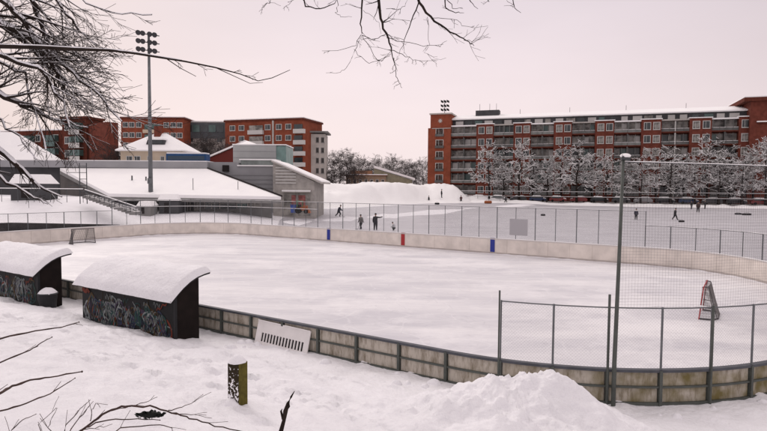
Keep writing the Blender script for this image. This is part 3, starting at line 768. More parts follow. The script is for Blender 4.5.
    for z in zf+[23.3]:
        for x in (L+5.2, L+10.5): place(window(t, 2.6, 2.05, WFRAME, GLASSB), x, z, -1.44)
    # floodlight rack on the left tower
    fl = thing('roof_floodlight', 'small rack of black floodlights on the left end of the brick block', 'floodlight')
    fl.location = t.matrix_basis @ Vector((tw0+4.2, 3, 26.6)); fl.rotation_euler.z = ang
    mesh('mast', lambda b: b.tube([(0, 0, 0), (0, 0, 4.2)], .1, 6), STEELD, fl)
    for z in (1.3, 2.5, 3.8):
        for x in (-.8, .1, 1.0): mesh('lamp', lambda b: b.extr([(x-.4, -.3, z+.25), (x+.35, -.3, z-.05), (x+.35, .3, z-.35), (x-.4, .3, z-.05)], (0, .12, .35)), BLK, fl)
long_block()

def flat_block(name, label, px0, px1, ytop, Y0, Y1, base, wallm, floors, fh, cols, winw, depth=12, grp=None, extra=None, capm=None, glass=GLASS, frame=WFRAME, z_first=1.2, roof_snow=True):
    a = at(px0, ytop, Y0); c = at(px1, ytop, Y1); top = (a.z+c.z)/2
    L = math.hypot(c.x-a.x, c.y-a.y); ang = math.atan2(c.y-a.y, c.x-a.x)
    t = thing(name, label, 'building', (a.x, a.y, base), ang, grp); H = top-base
    mesh('wall', lambda b: b.box2((0, 0, -1), (L, depth, H)), wallm, t)
    if capm: mesh('cornice', lambda b: b.box2((-.3, -.3, H), (L+.3, depth+.3, H+.5)), capm, t)
    if roof_snow: mesh('roof_snow', lambda b: b.box2((-.2, -.2, H+(.502 if capm else .002)), (L+.2, depth, H+(.75 if capm else .3))), ROOFSNOW, t)
    for k in range(floors):
        z = H-z_first-fh*(k+1)+fh*.35+.6
        if z < .3: break
        for q in cols: place(window(t, winw, 1.6, frame, glass), L*q, z, -.04)
    if extra: extra(t, L, H)
    return t
def balconies(t, L, H, xs, w, fh, floors, z0, m1, m2, proj=1.3):
    for k in range(floors):
        z = H-z0-fh*(k+1)
        if z < .2: break
        for x in xs:
            mesh('balcony', lambda b: (b.box2((x, -proj, z), (x+w, -.045, z+.15)), b.box2((x, -proj, z+.155), (x+w, -proj+.06, z+1.15))), m1, t)
            mesh('balcony_glazing', lambda b: b.box2((x+.1, -proj+.1, z+1.3), (x+w-.1, -.05, z+2.6)), m2, t)
# left: dark red block behind the tree
flat_block('brick_apartment_building', 'dark red apartment building partly hidden by the large bare tree', 0, 62, 131, 135, 130, 1.5, BRICKD, 6, 3, (.1, .3, .62, .9), 1.6, 5,
           extra=lambda t, L, H: balconies(t, L, H, (L*.4, L*.78), 3.2, 3, 4, .8, GLASSG, GLASSG))
flat_block('brick_apartment_building', 'tall dark red brick gable with green glazed balconies left of the cream house', 62, 86, 119, 128, 126, 1.5, BRICKD, 6, 3, (.2,), 1.4, 5, capm=BRICKD, roof_snow=False,
           extra=lambda t, L, H: balconies(t, L, H, (L*.45,), 3, 3, 5, .6, WFRAME, GLASSG))
t = flat_block('brick_gable_wing', 'plain windowless dark red brick wing beside the green balconies', 86.5, 107, 123, 127, 122, 1.5, BRICK, 0, 3, (), 1.4, 2.5, roof_snow=False)
# red block with white band windows
def bandwin(t, L, H):
    for k in range(4):
        z = H-3.2-3.1*k
        mesh('window_band', lambda b: b.box2((L*.38, -.5, z), (L*.62, -.04, z+1.5)), GLASSG, t)
        mesh('balcony', lambda b: b.box2((L*.36, -.9, z-1.15), (L*.64, -.05, z-.1)), WFRAME if k else CREAM, t)
flat_block('brick_apartment_building', 'red brick apartment building directly behind the floodlight mast', 121, 184, 119, 172, 172, 1.5, BRICKO, 5, 3.1, (.07, .17, .28, .72, .83, .93), 1.7, 10, capm=BRICKD, extra=bandwin)
def greyup(t, L, H):
    mesh('dark_storey', lambda b: b.box2((0, -.4, H-5.2), (L, -.001, H-.3)), mat('slate_cladding', (.09, .1, .11), .6, .3, .6, .3), t)
    for k in range(5): mesh('band_window', lambda b: b.box2((L*(.03+.19*k), -.5, H-3.2), (L*(.19+.19*k), -.402, H-1.0)), GLASSG if k % 2 else GLASS, t)
flat_block('pale_apartment_building', 'pale building with two dark glazed top storeys between the red blocks', 184, 226, 122, 178, 178, 1.5, CONC, 4, 3.2, (.15, .5, .85), 2.0, 12, extra=greyup, z_first=5.0)
def whitebal(t, L, H):
    for k in range(5):
        z = H-3.6-3.15*k
        mesh('window_band', lambda b: b.box2((L*.33, -.5, z+.95), (L*.50, -.04, z+2.3)), GLASSB, t)
        mesh('balcony', lambda b: b.box2((L*.32, -1.0, z-.3), (L*.51, -.05, z+.9)), WFRAME, t)
        mesh('window_band', lambda b: b.box2((L*.90, -.5, z+.95), (L*.995, -.04, z+2.3)), GLASS, t)
        mesh('balcony', lambda b: b.box2((L*.90, -1.2, z-.3), (L*1.03, -.05, z+.9)), WFRAME, t)
    for k in range(4): mesh('pilaster', lambda b: b.box2((L*(.62), -.25, 2), (L*.62+.5, -.001, H)), CONC, t) if k == 0 else None
flat_block('brick_apartment_building', 'bright red brick apartment building with white balconies left of the concrete tower', 225, 303, 121, 168, 160, 1.5, BRICKO, 6, 3.15, (.1, .22, .56, .70, .82), 1.9, 13, capm=BRICKD, extra=whitebal)
# concrete tower with rounded cap
def rnd(t, L, H):
    mesh('roof_rim', lambda b: b.box2((-.6, -.8, H+.35), (L+.9, 9, H+.8)), CONCD, t)
flat_block('concrete_tower_block', 'slim grey concrete tower block at the right end of the apartment row', 305, 325, 134, 165, 165, 1, CONC, 9, 3, (.2, .62, .88), .9, 8, glass=DARK, frame=CONCD, extra=rnd, roof_snow=False)
flat_block('pale_stair_tower', 'narrow pale stair tower wedged between red block and concrete tower', 299.5, 305, 127, 166, 166, 1, CONC, 8, 3, (.5,), .8, 7, glass=DARK, roof_snow=False)

def hip_house():
    a, c = at(115, 149.5, 112), at(184, 149.5, 112); L = c.x-a.x; Z0 = 1.2; eave = a.z-Z0; rz = at(150, 133.2, 117).z-Z0
    t = thing('cream_house', 'cream house with a large snow covered hipped roof and brick chimney', 'house', (a.x, a.y, Z0))
    mesh('wall', lambda b: b.box2((.8, .6, -1), (L-.8, 11, eave)), CREAM, t)
    mesh('roof', lambda b: b.add([(0, 0, eave), (L, 0, eave), (L, 11.6, eave), (0, 11.6, eave), (L*.42, 5.5, rz), (L*.6, 5.5, rz), (0, 0, eave-.25), (L, 0, eave-.25), (L, 11.6, eave-.25), (0, 11.6, eave-.25)],
        [(0, 1, 5, 4), (1, 2, 5), (2, 3, 4, 5), (3, 0, 4), (0, 6, 7, 1), (1, 7, 8, 2), (2, 8, 9, 3), (3, 9, 6, 0), (6, 9, 8, 7)]), ROOFSNOW, t)
    mesh('chimney', lambda b: b.box2((L*.44, 4.3, rz-2), (L*.53, 5.4, rz+1.4)), BRICK, t)
    k = L*.54
    d = mesh('dormer', lambda b: b.extr([(k-1.9, 1.6, eave+1.2), (k+1.9, 1.6, eave+1.2), (k+1.6, 1.6, eave+2.1), (k-1.6, 1.6, eave+2.1)], (0, 2.6, 0)), DARKCLAD, t)
    mesh('pane', lambda b: b.box2((k-1.4, 1.5, eave+1.35), (k+1.4, 1.595, eave+1.95)), GLASS, d)
    mesh('dormer_snow', lambda b: b.box2((k-1.8, 1.5, eave+2.103), (k+1.8, 4.6, eave+2.4)), ROOFSNOW, t)
    for x in (2.6, 4.2, 6.6, 9.2, 11.2): place(window(t, .9 if x > 5 else 1.3, 1.5, WFRAME, GLASS), x, eave-2.7, .56)
hip_house()
def blue_box():
    a, c = at(166, 152.6, 108), at(206, 152.6, 108); L = c.x-a.x
    t = thing('coach', 'long blue coach with a pale roof parked behind the sports hall roof', 'coach', (a.x, a.y, a.z-3.1))
    mesh('body', lambda b: b.box2((0, 0, .5), (L, 2.5, 2.9)), BLUEC, t)
    mesh('roof', lambda b: b.box2((.1, .05, 2.902), (L-.1, 2.45, 3.15)), ROOFSNOW, t)
    mesh('window_strip', lambda b: b.box2((.3, -.03, 1.7), (L-.3, -.002, 2.5)), mat('tinted_glass', (.02, .05, .09), .2, .5), t)
    for x in (1.6, L-1.8): mesh('wheel', lambda b: b.tube([(x, -.05, .5), (x, .3, .5)], .5, 14), TYRE, t)
blue_box()
def gable_house(name, label, px0, px1, yr, ye, Y, base, wallm, roofm, ridge_frac=.5, depth=10):
    a, c = at(px0, ye, Y), at(px1, ye, Y); L = c.x-a.x; rz = at((px0+px1)/2, yr, Y).z-base; ez = a.z-base
    t = thing(name, label, 'house', (a.x, a.y, base))
    x = L*ridge_frac
    mesh('wall', lambda b: b.extr([(0.4, 0, -2), (L-.4, 0, -2), (L-.4, 0, ez), (x, 0, rz-.2), (.4, 0, ez)], (0, depth, 0)), wallm, t)
    mesh('roof', lambda b: b.extr([(-.2, -.5, ez-.1), (x, -.5, rz), (L+.2, -.5, ez-.1), (L+.2, -.5, ez+.25), (x, -.5, rz+.4), (-.2, -.5, ez+.25)], (0, depth+1, 0)), roofm, t)
    for q in (.35, .65): place(window(t, 1.2, 1.4, WFRAME, GLASS), L*q, ez-1.9, -.04)
    return t
gable_house('red_gabled_house', 'dark red gabled house with snowy roof behind the bare thicket', 203, 262, 142, 160, 125, 1.5, ROOFRED, ROOFSNOW, .72)
# snowy roofed house at far left
def slope_house():
    a = at(-40, 160, 95); t = thing('snow_roofed_house', 'house with a big plain snowy roof at the far left behind the branches', 'house', (a.x, a.y, 1.5))
    z = a.z-1.5; c = at(34, 160, 95); L = c.x-a.x; rz = at(0, 132, 100).z-1.5
    mesh('wall', lambda b: b.box2((.5, .5, -1), (L-.5, 9.5, z)), DARKCLAD, t)
    mesh('roof', lambda b: b.add([(0, 0, z), (L, 0, z), (L, 10, z), (0, 10, z), (0, 5, rz), (L-6.2, 5, rz)], [(0, 1, 5, 4), (1, 2, 5), (2, 3, 4, 5), (0, 3, 2, 1), (0, 4, 3)]), ROOFSNOW, t)
slope_house()

# sports hall complex
def sports_hall():
    HZ = 1.0
    a = at(-60, 161, 80); c = at(206, 161, 80); top = c.z-HZ-.12
    t = thing('sports_hall', 'low grey sports hall with long flat roof and a big sloping snowy annex roof', 'sports hall', (c.x, 80, HZ))
    L = c.x-a.x
    mesh('wall', lambda b: b.box2((-L, .5, -1), (0, 16, top-.9)), DARKCLAD, t)
    mesh('roof_band', lambda b: b.box2((-L, -.4, top-.95), (.3, 16.4, top)), GREYCLAD, t)
    mesh('roof_snow', lambda b: b.box2((-L, -.3, top+.002), (.2, 16, top+.12)), ROOFSNOW, t)
    # annex with sloping roof towards the rink
    o = Vector((c.x, 80, HZ))
    P = [at(60, 168.5, 79.5)-o, at(207, 169, 79.5)-o, at(281, 197, 69)-o, at(109, 194, 69)-o]
    dn = Vector((0, 0, -.35))
    mesh('annex_roof', lambda b: b.add([p+Vector((0, 0, .05)) for p in P]+[p+dn for p in P], [(0, 1, 2, 3), (4, 7, 6, 5), (0, 4, 5, 1), (1, 5, 6, 2), (2, 6, 7, 3), (3, 7, 4, 0)]), ROOFSNOW, t)
    mesh('roof_edge', lambda b: b.add([p+dn+Vector((0, -.05, -.003)) for p in P]+[p+dn*2.3+Vector((0, -.05, 0)) for p in P], [(0, 1, 2, 3), (4, 7, 6, 5), (0, 4, 5, 1), (1, 5, 6, 2), (2, 6, 7, 3), (3, 7, 4, 0)]), CONCD, t)
    mesh('roof_flashing', lambda b: b.tube([P[1]+Vector((.1, 0, .12)), P[2]+Vector((.1, 0, .12))], .13, 5), DARK, t)
    for q, (x, y) in enumerate(((193, 183), (238, 186), (258, 190))):
        d = at(x, y, 71+q*.4)-o; mesh('roof_pole', lambda b: b.tube([d-Vector((0, 0, 1.4)), d+Vector((0, 0, .6))], .04, 5), STEELD, t)
    # wall beneath the eaves
    w0 = at(110, 200, 72)-o; w1 = at(272, 200, 72)-o; ez = P[3].z-.8
    mesh('annex_wall', lambda b: b.box2((w0.x, w0.y, -1), (w1.x, w0.y+.3, ez)), CONCD, t)
    mesh('side_wall', lambda b: b.extr([(P[3].x+.3, P[3].y+1.2, -1), (P[0].x, P[0].y, -1), (P[0].x, P[0].y, P[0].z-.9), (P[3].x+.3, P[3].y+1.2, P[3].z-.75)], (.25, 0, 0)), mat('brown_grey_wall', (.13, .12, .115), .9, .2, .5, .3), t)
    r = random.Random(2)
    for x0, x1, y0, y1, m_ in ((205, 219, 199, 209, GLASS), (220, 236, 199, 209, GLASS), (237, 247, 199, 208, GLASSG), (248, 262, 199, 207, GLASSB), (188, 193, 199, 211, DARK), (195, 200, 198, 211, GLASSB), (165, 184, 200, 210, DARK), (156, 163, 202, 211, DARK)):
        p = at(x0, y0, 71.9)-o; q = at(x1, y1, 71.9)-o
        f = mesh('window', lambda b: b.box2((p.x, p.y-.1, q.z), (q.x, p.y+.05, p.z)), m_, t)
        mesh('frame', lambda b: (b.box2((p.x-.06, p.y-.14, q.z), (p.x+.04, p.y-.102, p.z)), b.box2(((p.x+q.x)/2-.04, p.y-.14, q.z), ((p.x+q.x)/2+.04, p.y-.102, p.z)), b.box2((p.x, p.y-.14, (p.z+q.z)/2), (q.x, p.y-.102, (p.z+q.z)/2+.06))), CONC, f)
    # roof vents
    for x, y in ((132, 179), (146, 180), (205, 187), (225, 186)):
        d = at(x, y, 74.5)-o; mesh('roof_vent', lambda b: b.tube([d-Vector((0, 0, .6)), d+Vector((0, 0, .45))], .09, 6), STEELD, t)
    # right-hand end: grey cladding below the roof line
    g0, g1 = at(206, 162, 80.5)-o, at(275, 166.5, 80.5)-o
    mesh('end_wall', lambda b: (b.box2((g0.x+.3, g0.y, -1), (g1.x, g0.y+8, g1.z)), b.box2((g0.x+.3, g0.y, g1.z+.002), (g0.x+4.4, g0.y+8, g0.z))), GREYCLAD, t)
    mesh('cladding_rib', lambda b: [b.box2((g0.x+.35, g0.y-.08, z), (g1.x, g0.y-.003, z+.09)) for z in [1+k*.62 for k in range(8)]], mat('rib_grey', (.28, .28, .29), .7, .3), t)
    q = at(226, 168, 80.2)-o; mesh('window', lambda b: b.box2((q.x-.5, q.y-.1, q.z-.5), (q.x+.4, q.y+.2, q.z+.4)), DARK, t)
    mesh('end_snow', lambda b: b.box2((g0.x+4.5, g0.y-.2, g1.z+.002), (g1.x, g0.y+8, g1.z+.18)), ROOFSNOW, t)
    mesh('rooftop_glazing', lambda b: b.box2((g0.x+4.6, g0.y+1.5, g1.z+.2), (g1.x-.2, g0.y+5, g1.z+.95)), mat('pale_green_glazing', (.22, .25, .24), .5, .4, .8, .4), t)
    mesh('rooftop_snow', lambda b: b.box2((g0.x+4.4, g0.y+1.3, g1.z+.952), (g1.x-.1, g0.y+5.2, g1.z+1.1)), ROOFSNOW, t)
sports_hall()
def gable_annex():
    Z0 = 1.0; Y = 77
    a, c = at(273, 160.5, Y), at(321, 182, Y); L = c.x-a.x; za, zc = a.z-Z0, c.z-Z0
    t = thing('gabled_annex', 'tan brick annex with slatted gable and two glass doors right of the hall', 'building', (a.x, Y, Z0))
    mesh('wall', lambda b: b.extr([(0, 0, -1), (L-.9, 0, -1), (L-.9, 0, zc+.05), (0, 0, za-.2)], (0, 12, 0)), TAN, t)
    mesh('roof', lambda b: b.extr([(-.15, -.4, za-.2), (L+.1, -.4, zc-.25), (L+.1, -.4, zc), (-.15, -.4, za)], (0, 13, 0)), CONC, t)
    mesh('roof_snow', lambda b: b.extr([(-.15, -.35, za+.002), (L+.1, -.35, zc+.002), (L, -.35, zc+.2), (-.1, -.35, za+.18)], (0, 13, 0)), ROOFSNOW, t)
    for k in range(6):
        z = za-1.05-.42*k; x1 = min(L*.48, L*(.06+.2+.14*k))
        mesh('louvre', lambda b: (b.box2((.35, -.12, z), (max(.9, x1), -.003, z+.16))), WFRAME, t)
    for k in (0, 1):
        p = at(284+14*k, 193, Y)-a; x = at(284+14*k, 193, Y).x-a.x; z1 = at(290, 193, Y).z-Z0; w = 1.7
        d = mesh('door', lambda b: b.box2((x, -.06, -.2), (x+w, -.003, z1)), GLASSB, t)
        mesh('poster', lambda b: b.box2((x+w*(.62 if k == 0 else .05), -.1, .9), (x+w*(.95 if k == 0 else .6), -.062, z1-.3)), mat('pink_poster', (.42, .16, .15), .8, .2, 2, .5), d)
        mesh('awning', lambda b: b.box2((x-.15, -.9, z1+.1), (x+w+.05, -.003, z1+.22)), CONC, t)
        mesh('awning_snow', lambda b: b.box2((x-.15, -.9, z1+.222), (x+w+.05, -.003, z1+.4)), ROOFSNOW, t)
gable_annex()
def roof_box():
    a, c = at(233, 145, 98), at(276, 145, 98); L = c.x-a.x; t = thing('pale_metal_building', 'pale grey metal clad building with greenish corner rising behind the hall', 'building', (a.x, 98, 1))
    H = a.z-1
    mesh('wall', lambda b: b.box2((0, 0, -1), (L, 8, H)), mat('pale_metal', (.4, .41, .41), .6, .4, .5, .12), t)
    mesh('seam', lambda b: [b.box2((0, -.05, H-1.1*k), (L, -.002, H-1.1*k+.07)) for k in range(1, 5)], GREYCLAD, t)
    mesh('corner_glazing', lambda b: b.box2((L+.002, 0.2, -1), (L+1.7, 8, H-.1)), mat('corner_green', (.2, .32, .3), .4, .5, .8, .3), t)
    mesh('roof_snow', lambda b: (b.box2((-.1, -.1, H+.002), (L+1.8, 8, H+.18)), b.add([(1, 0, H+.18), (L*.55, 0, H+.18), (L*.55, 5, H+.18), (1, 5, H+.18), (L*.25, 2.5, H+.95)], [(0, 1, 4), (1, 2, 4), (2, 3, 4), (3, 0, 4)])), ROOFSNOW, t)
roof_box()
# sheds with snowy roofs beside the hall
def shed(label, px0, px1, ytop, ymid, ybot, Y, wm=DARKCLAD, slope=1.2):
    a, c = at(px0, ymid, Y), at(px1, ymid, Y); tp = at(px0, ytop, Y); g = at(px0, ybot, Y); L = c.x-a.x; z = a.z-g.z; h = tp.z-a.z
    t = thing('snow_roofed_shed', label, 'shed', (a.x, a.y, g.z), 0, 'small snow roofed sheds near the hall')
    mesh('wall', lambda b: b.box2((.15, .2, -.8), (L-.15, 2.2, z)), wm, t)
    mesh('roof_snow', lambda b: b.add([(0, 0, z+.002), (L, 0, z+.002), (L, 2.4, z+.002), (0, 2.4, z+.002), (L*.1, .5, z+h), (L*.82, .5, z+h), (L*.82, 2, z+h), (L*.1, 2, z+h)],
         [(0, 3, 2, 1), (4, 5, 6, 7), (0, 1, 5, 4), (1, 2, 6, 5), (2, 3, 7, 6), (3, 0, 4, 7)]), ROOFSNOW, t)
    mesh('door', lambda b: b.box2((L*.3, .15, -.2), (L*.5, .198, z*.8)), DARK, t)
shed('low dark shed with a broad snowy roof under the left branches', 8, 48, 174, 183.5, 196, 66)
shed('small grey shed with rounded snow roof left of the two, below the hall annex', 136, 151, 201.3, 206, 212, 66, CONCD)
shed('larger dark shed with snow roof right of the mast, below the hall annex', 157, 179, 194, 200.5, 211, 68)

# ------------------------------------------------------------------ floodlight mast
def mast():
    b0 = at(151, 208, 70); z0 = ground_z(b0.x, b0.y)
    t = thing('floodlight_mast', 'very tall grey floodlight mast with three rows of black lamps', 'floodlight', (b0.x, b0.y, z0-.3))
    top = at(152.5, 33, 70).z-z0+.3
    mesh('pole', lambda b: b.tube([(0, 0, 0), (0, 0, top*.35), (0, 0, top)], [.3, .24, .14], 12), GALV, t, smooth=True)
    for k in range(3):
        z = top-.15-k*.98
        mesh('crossarm', lambda b: b.tube([(-1.25, -.1, z+.1), (1.35, -.1, z-.25)], .06, 6), STEELD, t)
        for q, x in enumerate((-1.05, -.5, .35, .95)):
            zz = z+.1-(x+1.25)*.135
            lp = mesh('lamp', lambda b: (b.tube([(x, -.15, zz+.12), (x, -.42, zz+.02), (x, -.6, zz-.06)], [.1, .26, .32], 12),), BLK, t)
            mesh('lens', lambda b: b.tube([(x, -.601, zz-.061), (x, -.62, zz-.07)], .29, 12), mat('dark_lens', (.03, .03, .035), .3, .4), lp)
    for z in (top*.18,):
        mesh('junction_box', lambda b: b.box((.0, -.36, z), (.4, .25, .7)), GALV, t)
mast()

# ------------------------------------------------------------------ stairs with handrail, scaffold frame
def stairs():
    a = at(85, 194, 63); c = at(136, 211.5, 57)
    t = thing('outdoor_stairs', 'dark outdoor stairs with snowy handrail descending from the left bank', 'stairs', tuple(a)); d = c-a
    def st(b):
        n = 14
        for k in range(n):
            p = d*(k/n); b.box((p.x, p.y+.8, p.z-.35), (abs(d.x)/n*1.02, 1.6, .3))
    mesh('steps', st, CONCD, t)
    mesh('stair_snow', lambda b: [b.box((d.x*k/14, d.y*k/14+.9, d.z*k/14-.17), (abs(d.x)/14*.8, 1.3, .05)) for k in range(14)], ROOFSNOW, t)
    mesh('handrail', lambda b: (b.tube([(0, 0, .45), d+Vector((0, 0, .45))], .05, 6), b.tube([(0, 0, .1), d+Vector((0, 0, .1))], .04, 6), [b.tube([d*(k/10)+Vector((0, 0, -.4)), d*(k/10)+Vector((0, 0, .45))], .03, 5) for k in range(11)]), STEELD, t)
    mesh('handrail_snow', lambda b: b.tube([(0, 0, .52), d+Vector((0, 0, .52))], .05, 6), ROOFSNOW, t)
    s0 = at(80, 195, 64); s = thing('scaffold_frame', 'thin upright scaffold frame with crossbars at the top of the stairs', 'frame', tuple(s0)); H = at(80, 163, 64).z-s0.z
    w = at(87, 195, 64).x-s0.x
    mesh('upright', lambda b: b.tube([(0, 0, -1), (0, 0, H)], .05, 6), STEELD, s); mesh('upright', lambda b: b.tube([(w, 0, -1), (w, 0, H)], .05, 6), STEELD, s)
    for k in range(5): mesh('crossbar', lambda b: b.tube([(-1.4 if k % 2 else 0, 0, H*(.1+.2*k)), (w, 0, H*(.1+.2*k))], .035, 5), STEELD, s)
stairs()
def rail_left():
    a, c = at(-15, 188.5, 60), at(83, 189.5, 60); t = thing('handrail', 'long snow topped horizontal handrail in front of the hall at far left', 'railing', tuple(a)); d = c-a
    mesh('rail', lambda b: b.tube([(0, 0, 0), d], .04, 6), STEELD, t); mesh('rail_snow', lambda b: b.tube([(0, 0, .06), d+Vector((0, 0, .06))], .05, 6), ROOFSNOW, t)
    for k in range(7): mesh('post', lambda b: b.tube([d*(k/6), d*(k/6)-Vector((0, 0, 1.4))], .03, 5), STEELD, t)
rail_left()
# low dark band, modelled as a solid strip, behind the left end of the boards
mesh_b = MB()
def dark_band(b):
    n = 30; ring = []
    s0, s1 = sLft-1, sLft+16
    for i in range(n+1):
        s = s0+(s1-s0)*i/n; f = i/n; h = 1.16+.62*min(1, f*1.9)
        for off, z in ((.5, -.3), (.9, -.3), (.9, h), (.5, h)): ring.append(pw(s, off, z))
    b.add(ring, [(4*i+k, 4*i+(k+1) % 4, 4*i+4+(k+1) % 4, 4*i+4+k) for i in range(n) for k in range(4)]+[(3, 2, 1, 0), tuple(4*n+k for k in range(4))])
tag(mesh('low_dark_band', dark_band, mat('dark_band_grey', (.07, .065, .065), .9, .2, 2, .4)), 'low dark band just behind the far left boards', 'wall')

# ------------------------------------------------------------------ small tractor with blue bin, by the annex doors
def tractor():
    p = at(302, 213.5, 72); t = thing('small_tractor', 'small green and orange tractor standing in front of the annex doors', 'tractor', tuple(p)); t.scale = (.82, .82, .82)
    mesh('body', lambda b: (b.box2((-.9, -.4, .5), (.9, .4, 1.0)), b.box2((.2, -.35, 1.0), (.9, .35, 1.25))), ORANGEM, t)
    mesh('cab', lambda b: (b.box2((-.8, -.45, 1.9), (.15, .45, 2.0)), [b.box((x, y, 1.45), (.07, .07, .9)) for x in (-.75, .1) for y in (-.4, .4)]), GREENM, t)
    mesh('seat', lambda b: b.box((-.4, 0, 1.2), (.45, .5, .4)), BLK, t)
    for x, r_ in ((-.55, .5), (.65, .32)):
        for y in (-.5, .4): mesh('wheel', lambda b: b.tube([(x, y, r_), (x, y+.12, r_)], r_, 14), TYRE, t)
    mesh('scoop', lambda b: b.extr([(1.0, -.6, .1), (1.4, -.6, .1), (1.05, -.6, .8)], (0, 1.2, 0)), ORANGEM, t)
    p = at(293.5, 213, 72); b_ = thing('wheelie_bin', 'blue wheeled bin standing to the left of the small tractor', 'bin', tuple(p))
    mesh('bin_body', lambda b: b.extr([(-.3, -.3, .05), (.3, -.3, .05), (.36, -.3, 1.0), (-.36, -.3, 1.0)], (0, .6, 0)), mat('bin_blue', (.03, .07, .3), .5, .4), b_)
    mesh('lid', lambda b: b.box2((-.4, -.36, 1.002), (.4, .36, 1.08)), mat('bin_lid', (.03, .05, .2), .5, .4), b_)
tractor()

# ------------------------------------------------------------------ cars
def carproto(paint):
    t = thing('parked_car', 'x', 'car')
    prof = [(-2.15, .3), (2.15, .3), (2.2, .75), (1.35, .95), (.75, 1.42), (-1.35, 1.45), (-2.05, .98), (-2.2, .8)]
    mesh('body', lambda b: b.extr([(x, -.85, z) for x, z in prof], (0, 1.7, 0)), paint, t)
    mesh('side_window', lambda b: (b.extr([(.6, -.87, 1.32), (1.1, -.87, .98), (-1.75, -.87, .98), (-1.3, -.87, 1.36)], (0, .018, 0))), GLASS, t)
    mesh('snow_cover', lambda b: (b.extr([(.8, -.84, 1.452), (.55, -.7, 1.68), (-1.2, -.7, 1.7), (-1.5, -.84, 1.46)], (0, 1.6, 0)), b.extr([(1.4, -.8, .97), (2.1, -.8, .8), (2.0, -.7, .98), (1.4, -.7, 1.12)], (0, 1.5, 0))), ROOFSNOW, t)
    for x in (-1.35, 1.35): mesh('wheel', lambda b: b.tube([(x, -.87, .32), (x, -.6, .32)], .32, 14), TYRE, t)
    for x in (-2.21, 2.21): mesh('light', lambda b: b.box((x, -.6, .68), (.04, .3, .14)), LENSM, t)
    return t
paints = [('dark grey', mat('car_grey', (.05, .05, .055), .35, .5)), ('black', mat('car_black', (.015, .015, .018), .35, .5)), ('dull red', mat('car_red', (.22, .03, .03), .35, .5)),
          ('silver', mat('car_silver', (.3, .3, .31), .35, .5)), ('dark blue', mat('car_blue', (.02, .04, .11), .35, .5))]
protos = [carproto(p[1]) for p in paints]; used = [False]*5
def put_car(k, p, rz, label, g):
    if not used[k]: t = protos[k]; used[k] = True
    else: t = dup(protos[k])
    t.location = p; t.rotation_euler.z = rz; t['label'] = label; t['category'] = 'car'; t['group'] = g; return t
fang = math.atan2(FD.y, FD.x)
seq = [0, 1, 3, 0, 4, 2, 2, 1, 0, 3, 1, 4, 0, 1, 2, 0, 3, 1]
ordn = ['first', 'second', 'third', 'fourth', 'fifth', 'sixth', 'seventh', 'eighth', 'ninth', 'tenth', 'eleventh', 'twelfth', 'thirteenth', 'fourteenth', 'fifteenth', 'sixteenth', 'seventeenth', 'eighteenth']
for i, k in enumerate(seq):
    tt = 12+i*5.15; p = fpt(tt, 9.5, 1.25)
    put_car(k, p, fang+(math.pi if i % 3 == 0 else 0), f'{paints[k][0]} snowy car, {ordn[i]} from the left in front of the brick block', 'cars parked below the brick block')
for i, (x, y, Y, k) in enumerate(((328, 197.5, 125, 1), (338, 195.5, 132, 0), (349, 192, 150, 4))):
    p = at(x, y+1.5, Y); put_car(k, p, .3, f'{paints[k][0]} snowy car, {ordn[i]} from left by the left end of the snow pile', 'cars parked left of the far snow pile')
for i, (x, k) in enumerate(((393, 0), (401, 1), (409, 1))):
    p = at(x, 190, 168); put_car(k, p, 0, f'{paints[k][0]} car, {ordn[i]} of three behind the top of the far snow pile', 'cars behind the far snow pile')
# car park terrace under the cars
def terrace(b):
    n = 40
    for i in range(n):
        pass
    P = [fpt(-6, 12.5), fpt(132, 12.5), fpt(132, -1), fpt(-6, -1)]
    b.add([Vector((p.x, p.y, 1.2)) for p in P]+[Vector((p.x, p.y, -.5)) for p in P], [(0, 1, 2, 3), (0, 4, 5, 1), (1, 5, 6, 2), (2, 6, 7, 3), (3, 7, 4, 0)])
tag(mesh('car_park', terrace, mat('slush', (.45, .43, .42), .8, .2, .3, .4)), 'slushy car park in front of the brick block', kind='structure')
# wire fence in front of the cars
def carfence():
    t = thing('field_fence', 'snow topped rail fence between the ice field and the car park', 'fence')
    for z in (2.6, 3.9):
        mesh('rail', lambda b: b.tube([fpt(5+i*4, 12.9, z) for i in range(31)], .035, 4), STEELD, t); mesh('rail_snow', lambda b: b.tube([fpt(5+i*4, 12.9, z+.08) for i in range(31)], .05, 4), ROOFSNOW, t)
    for i in range(42): mesh('post', lambda b: b.tube([fpt(5+i*3, 12.9, .8), fpt(5+i*3, 12.9, 4.0)], .04, 4), STEELD, t)
carfence()

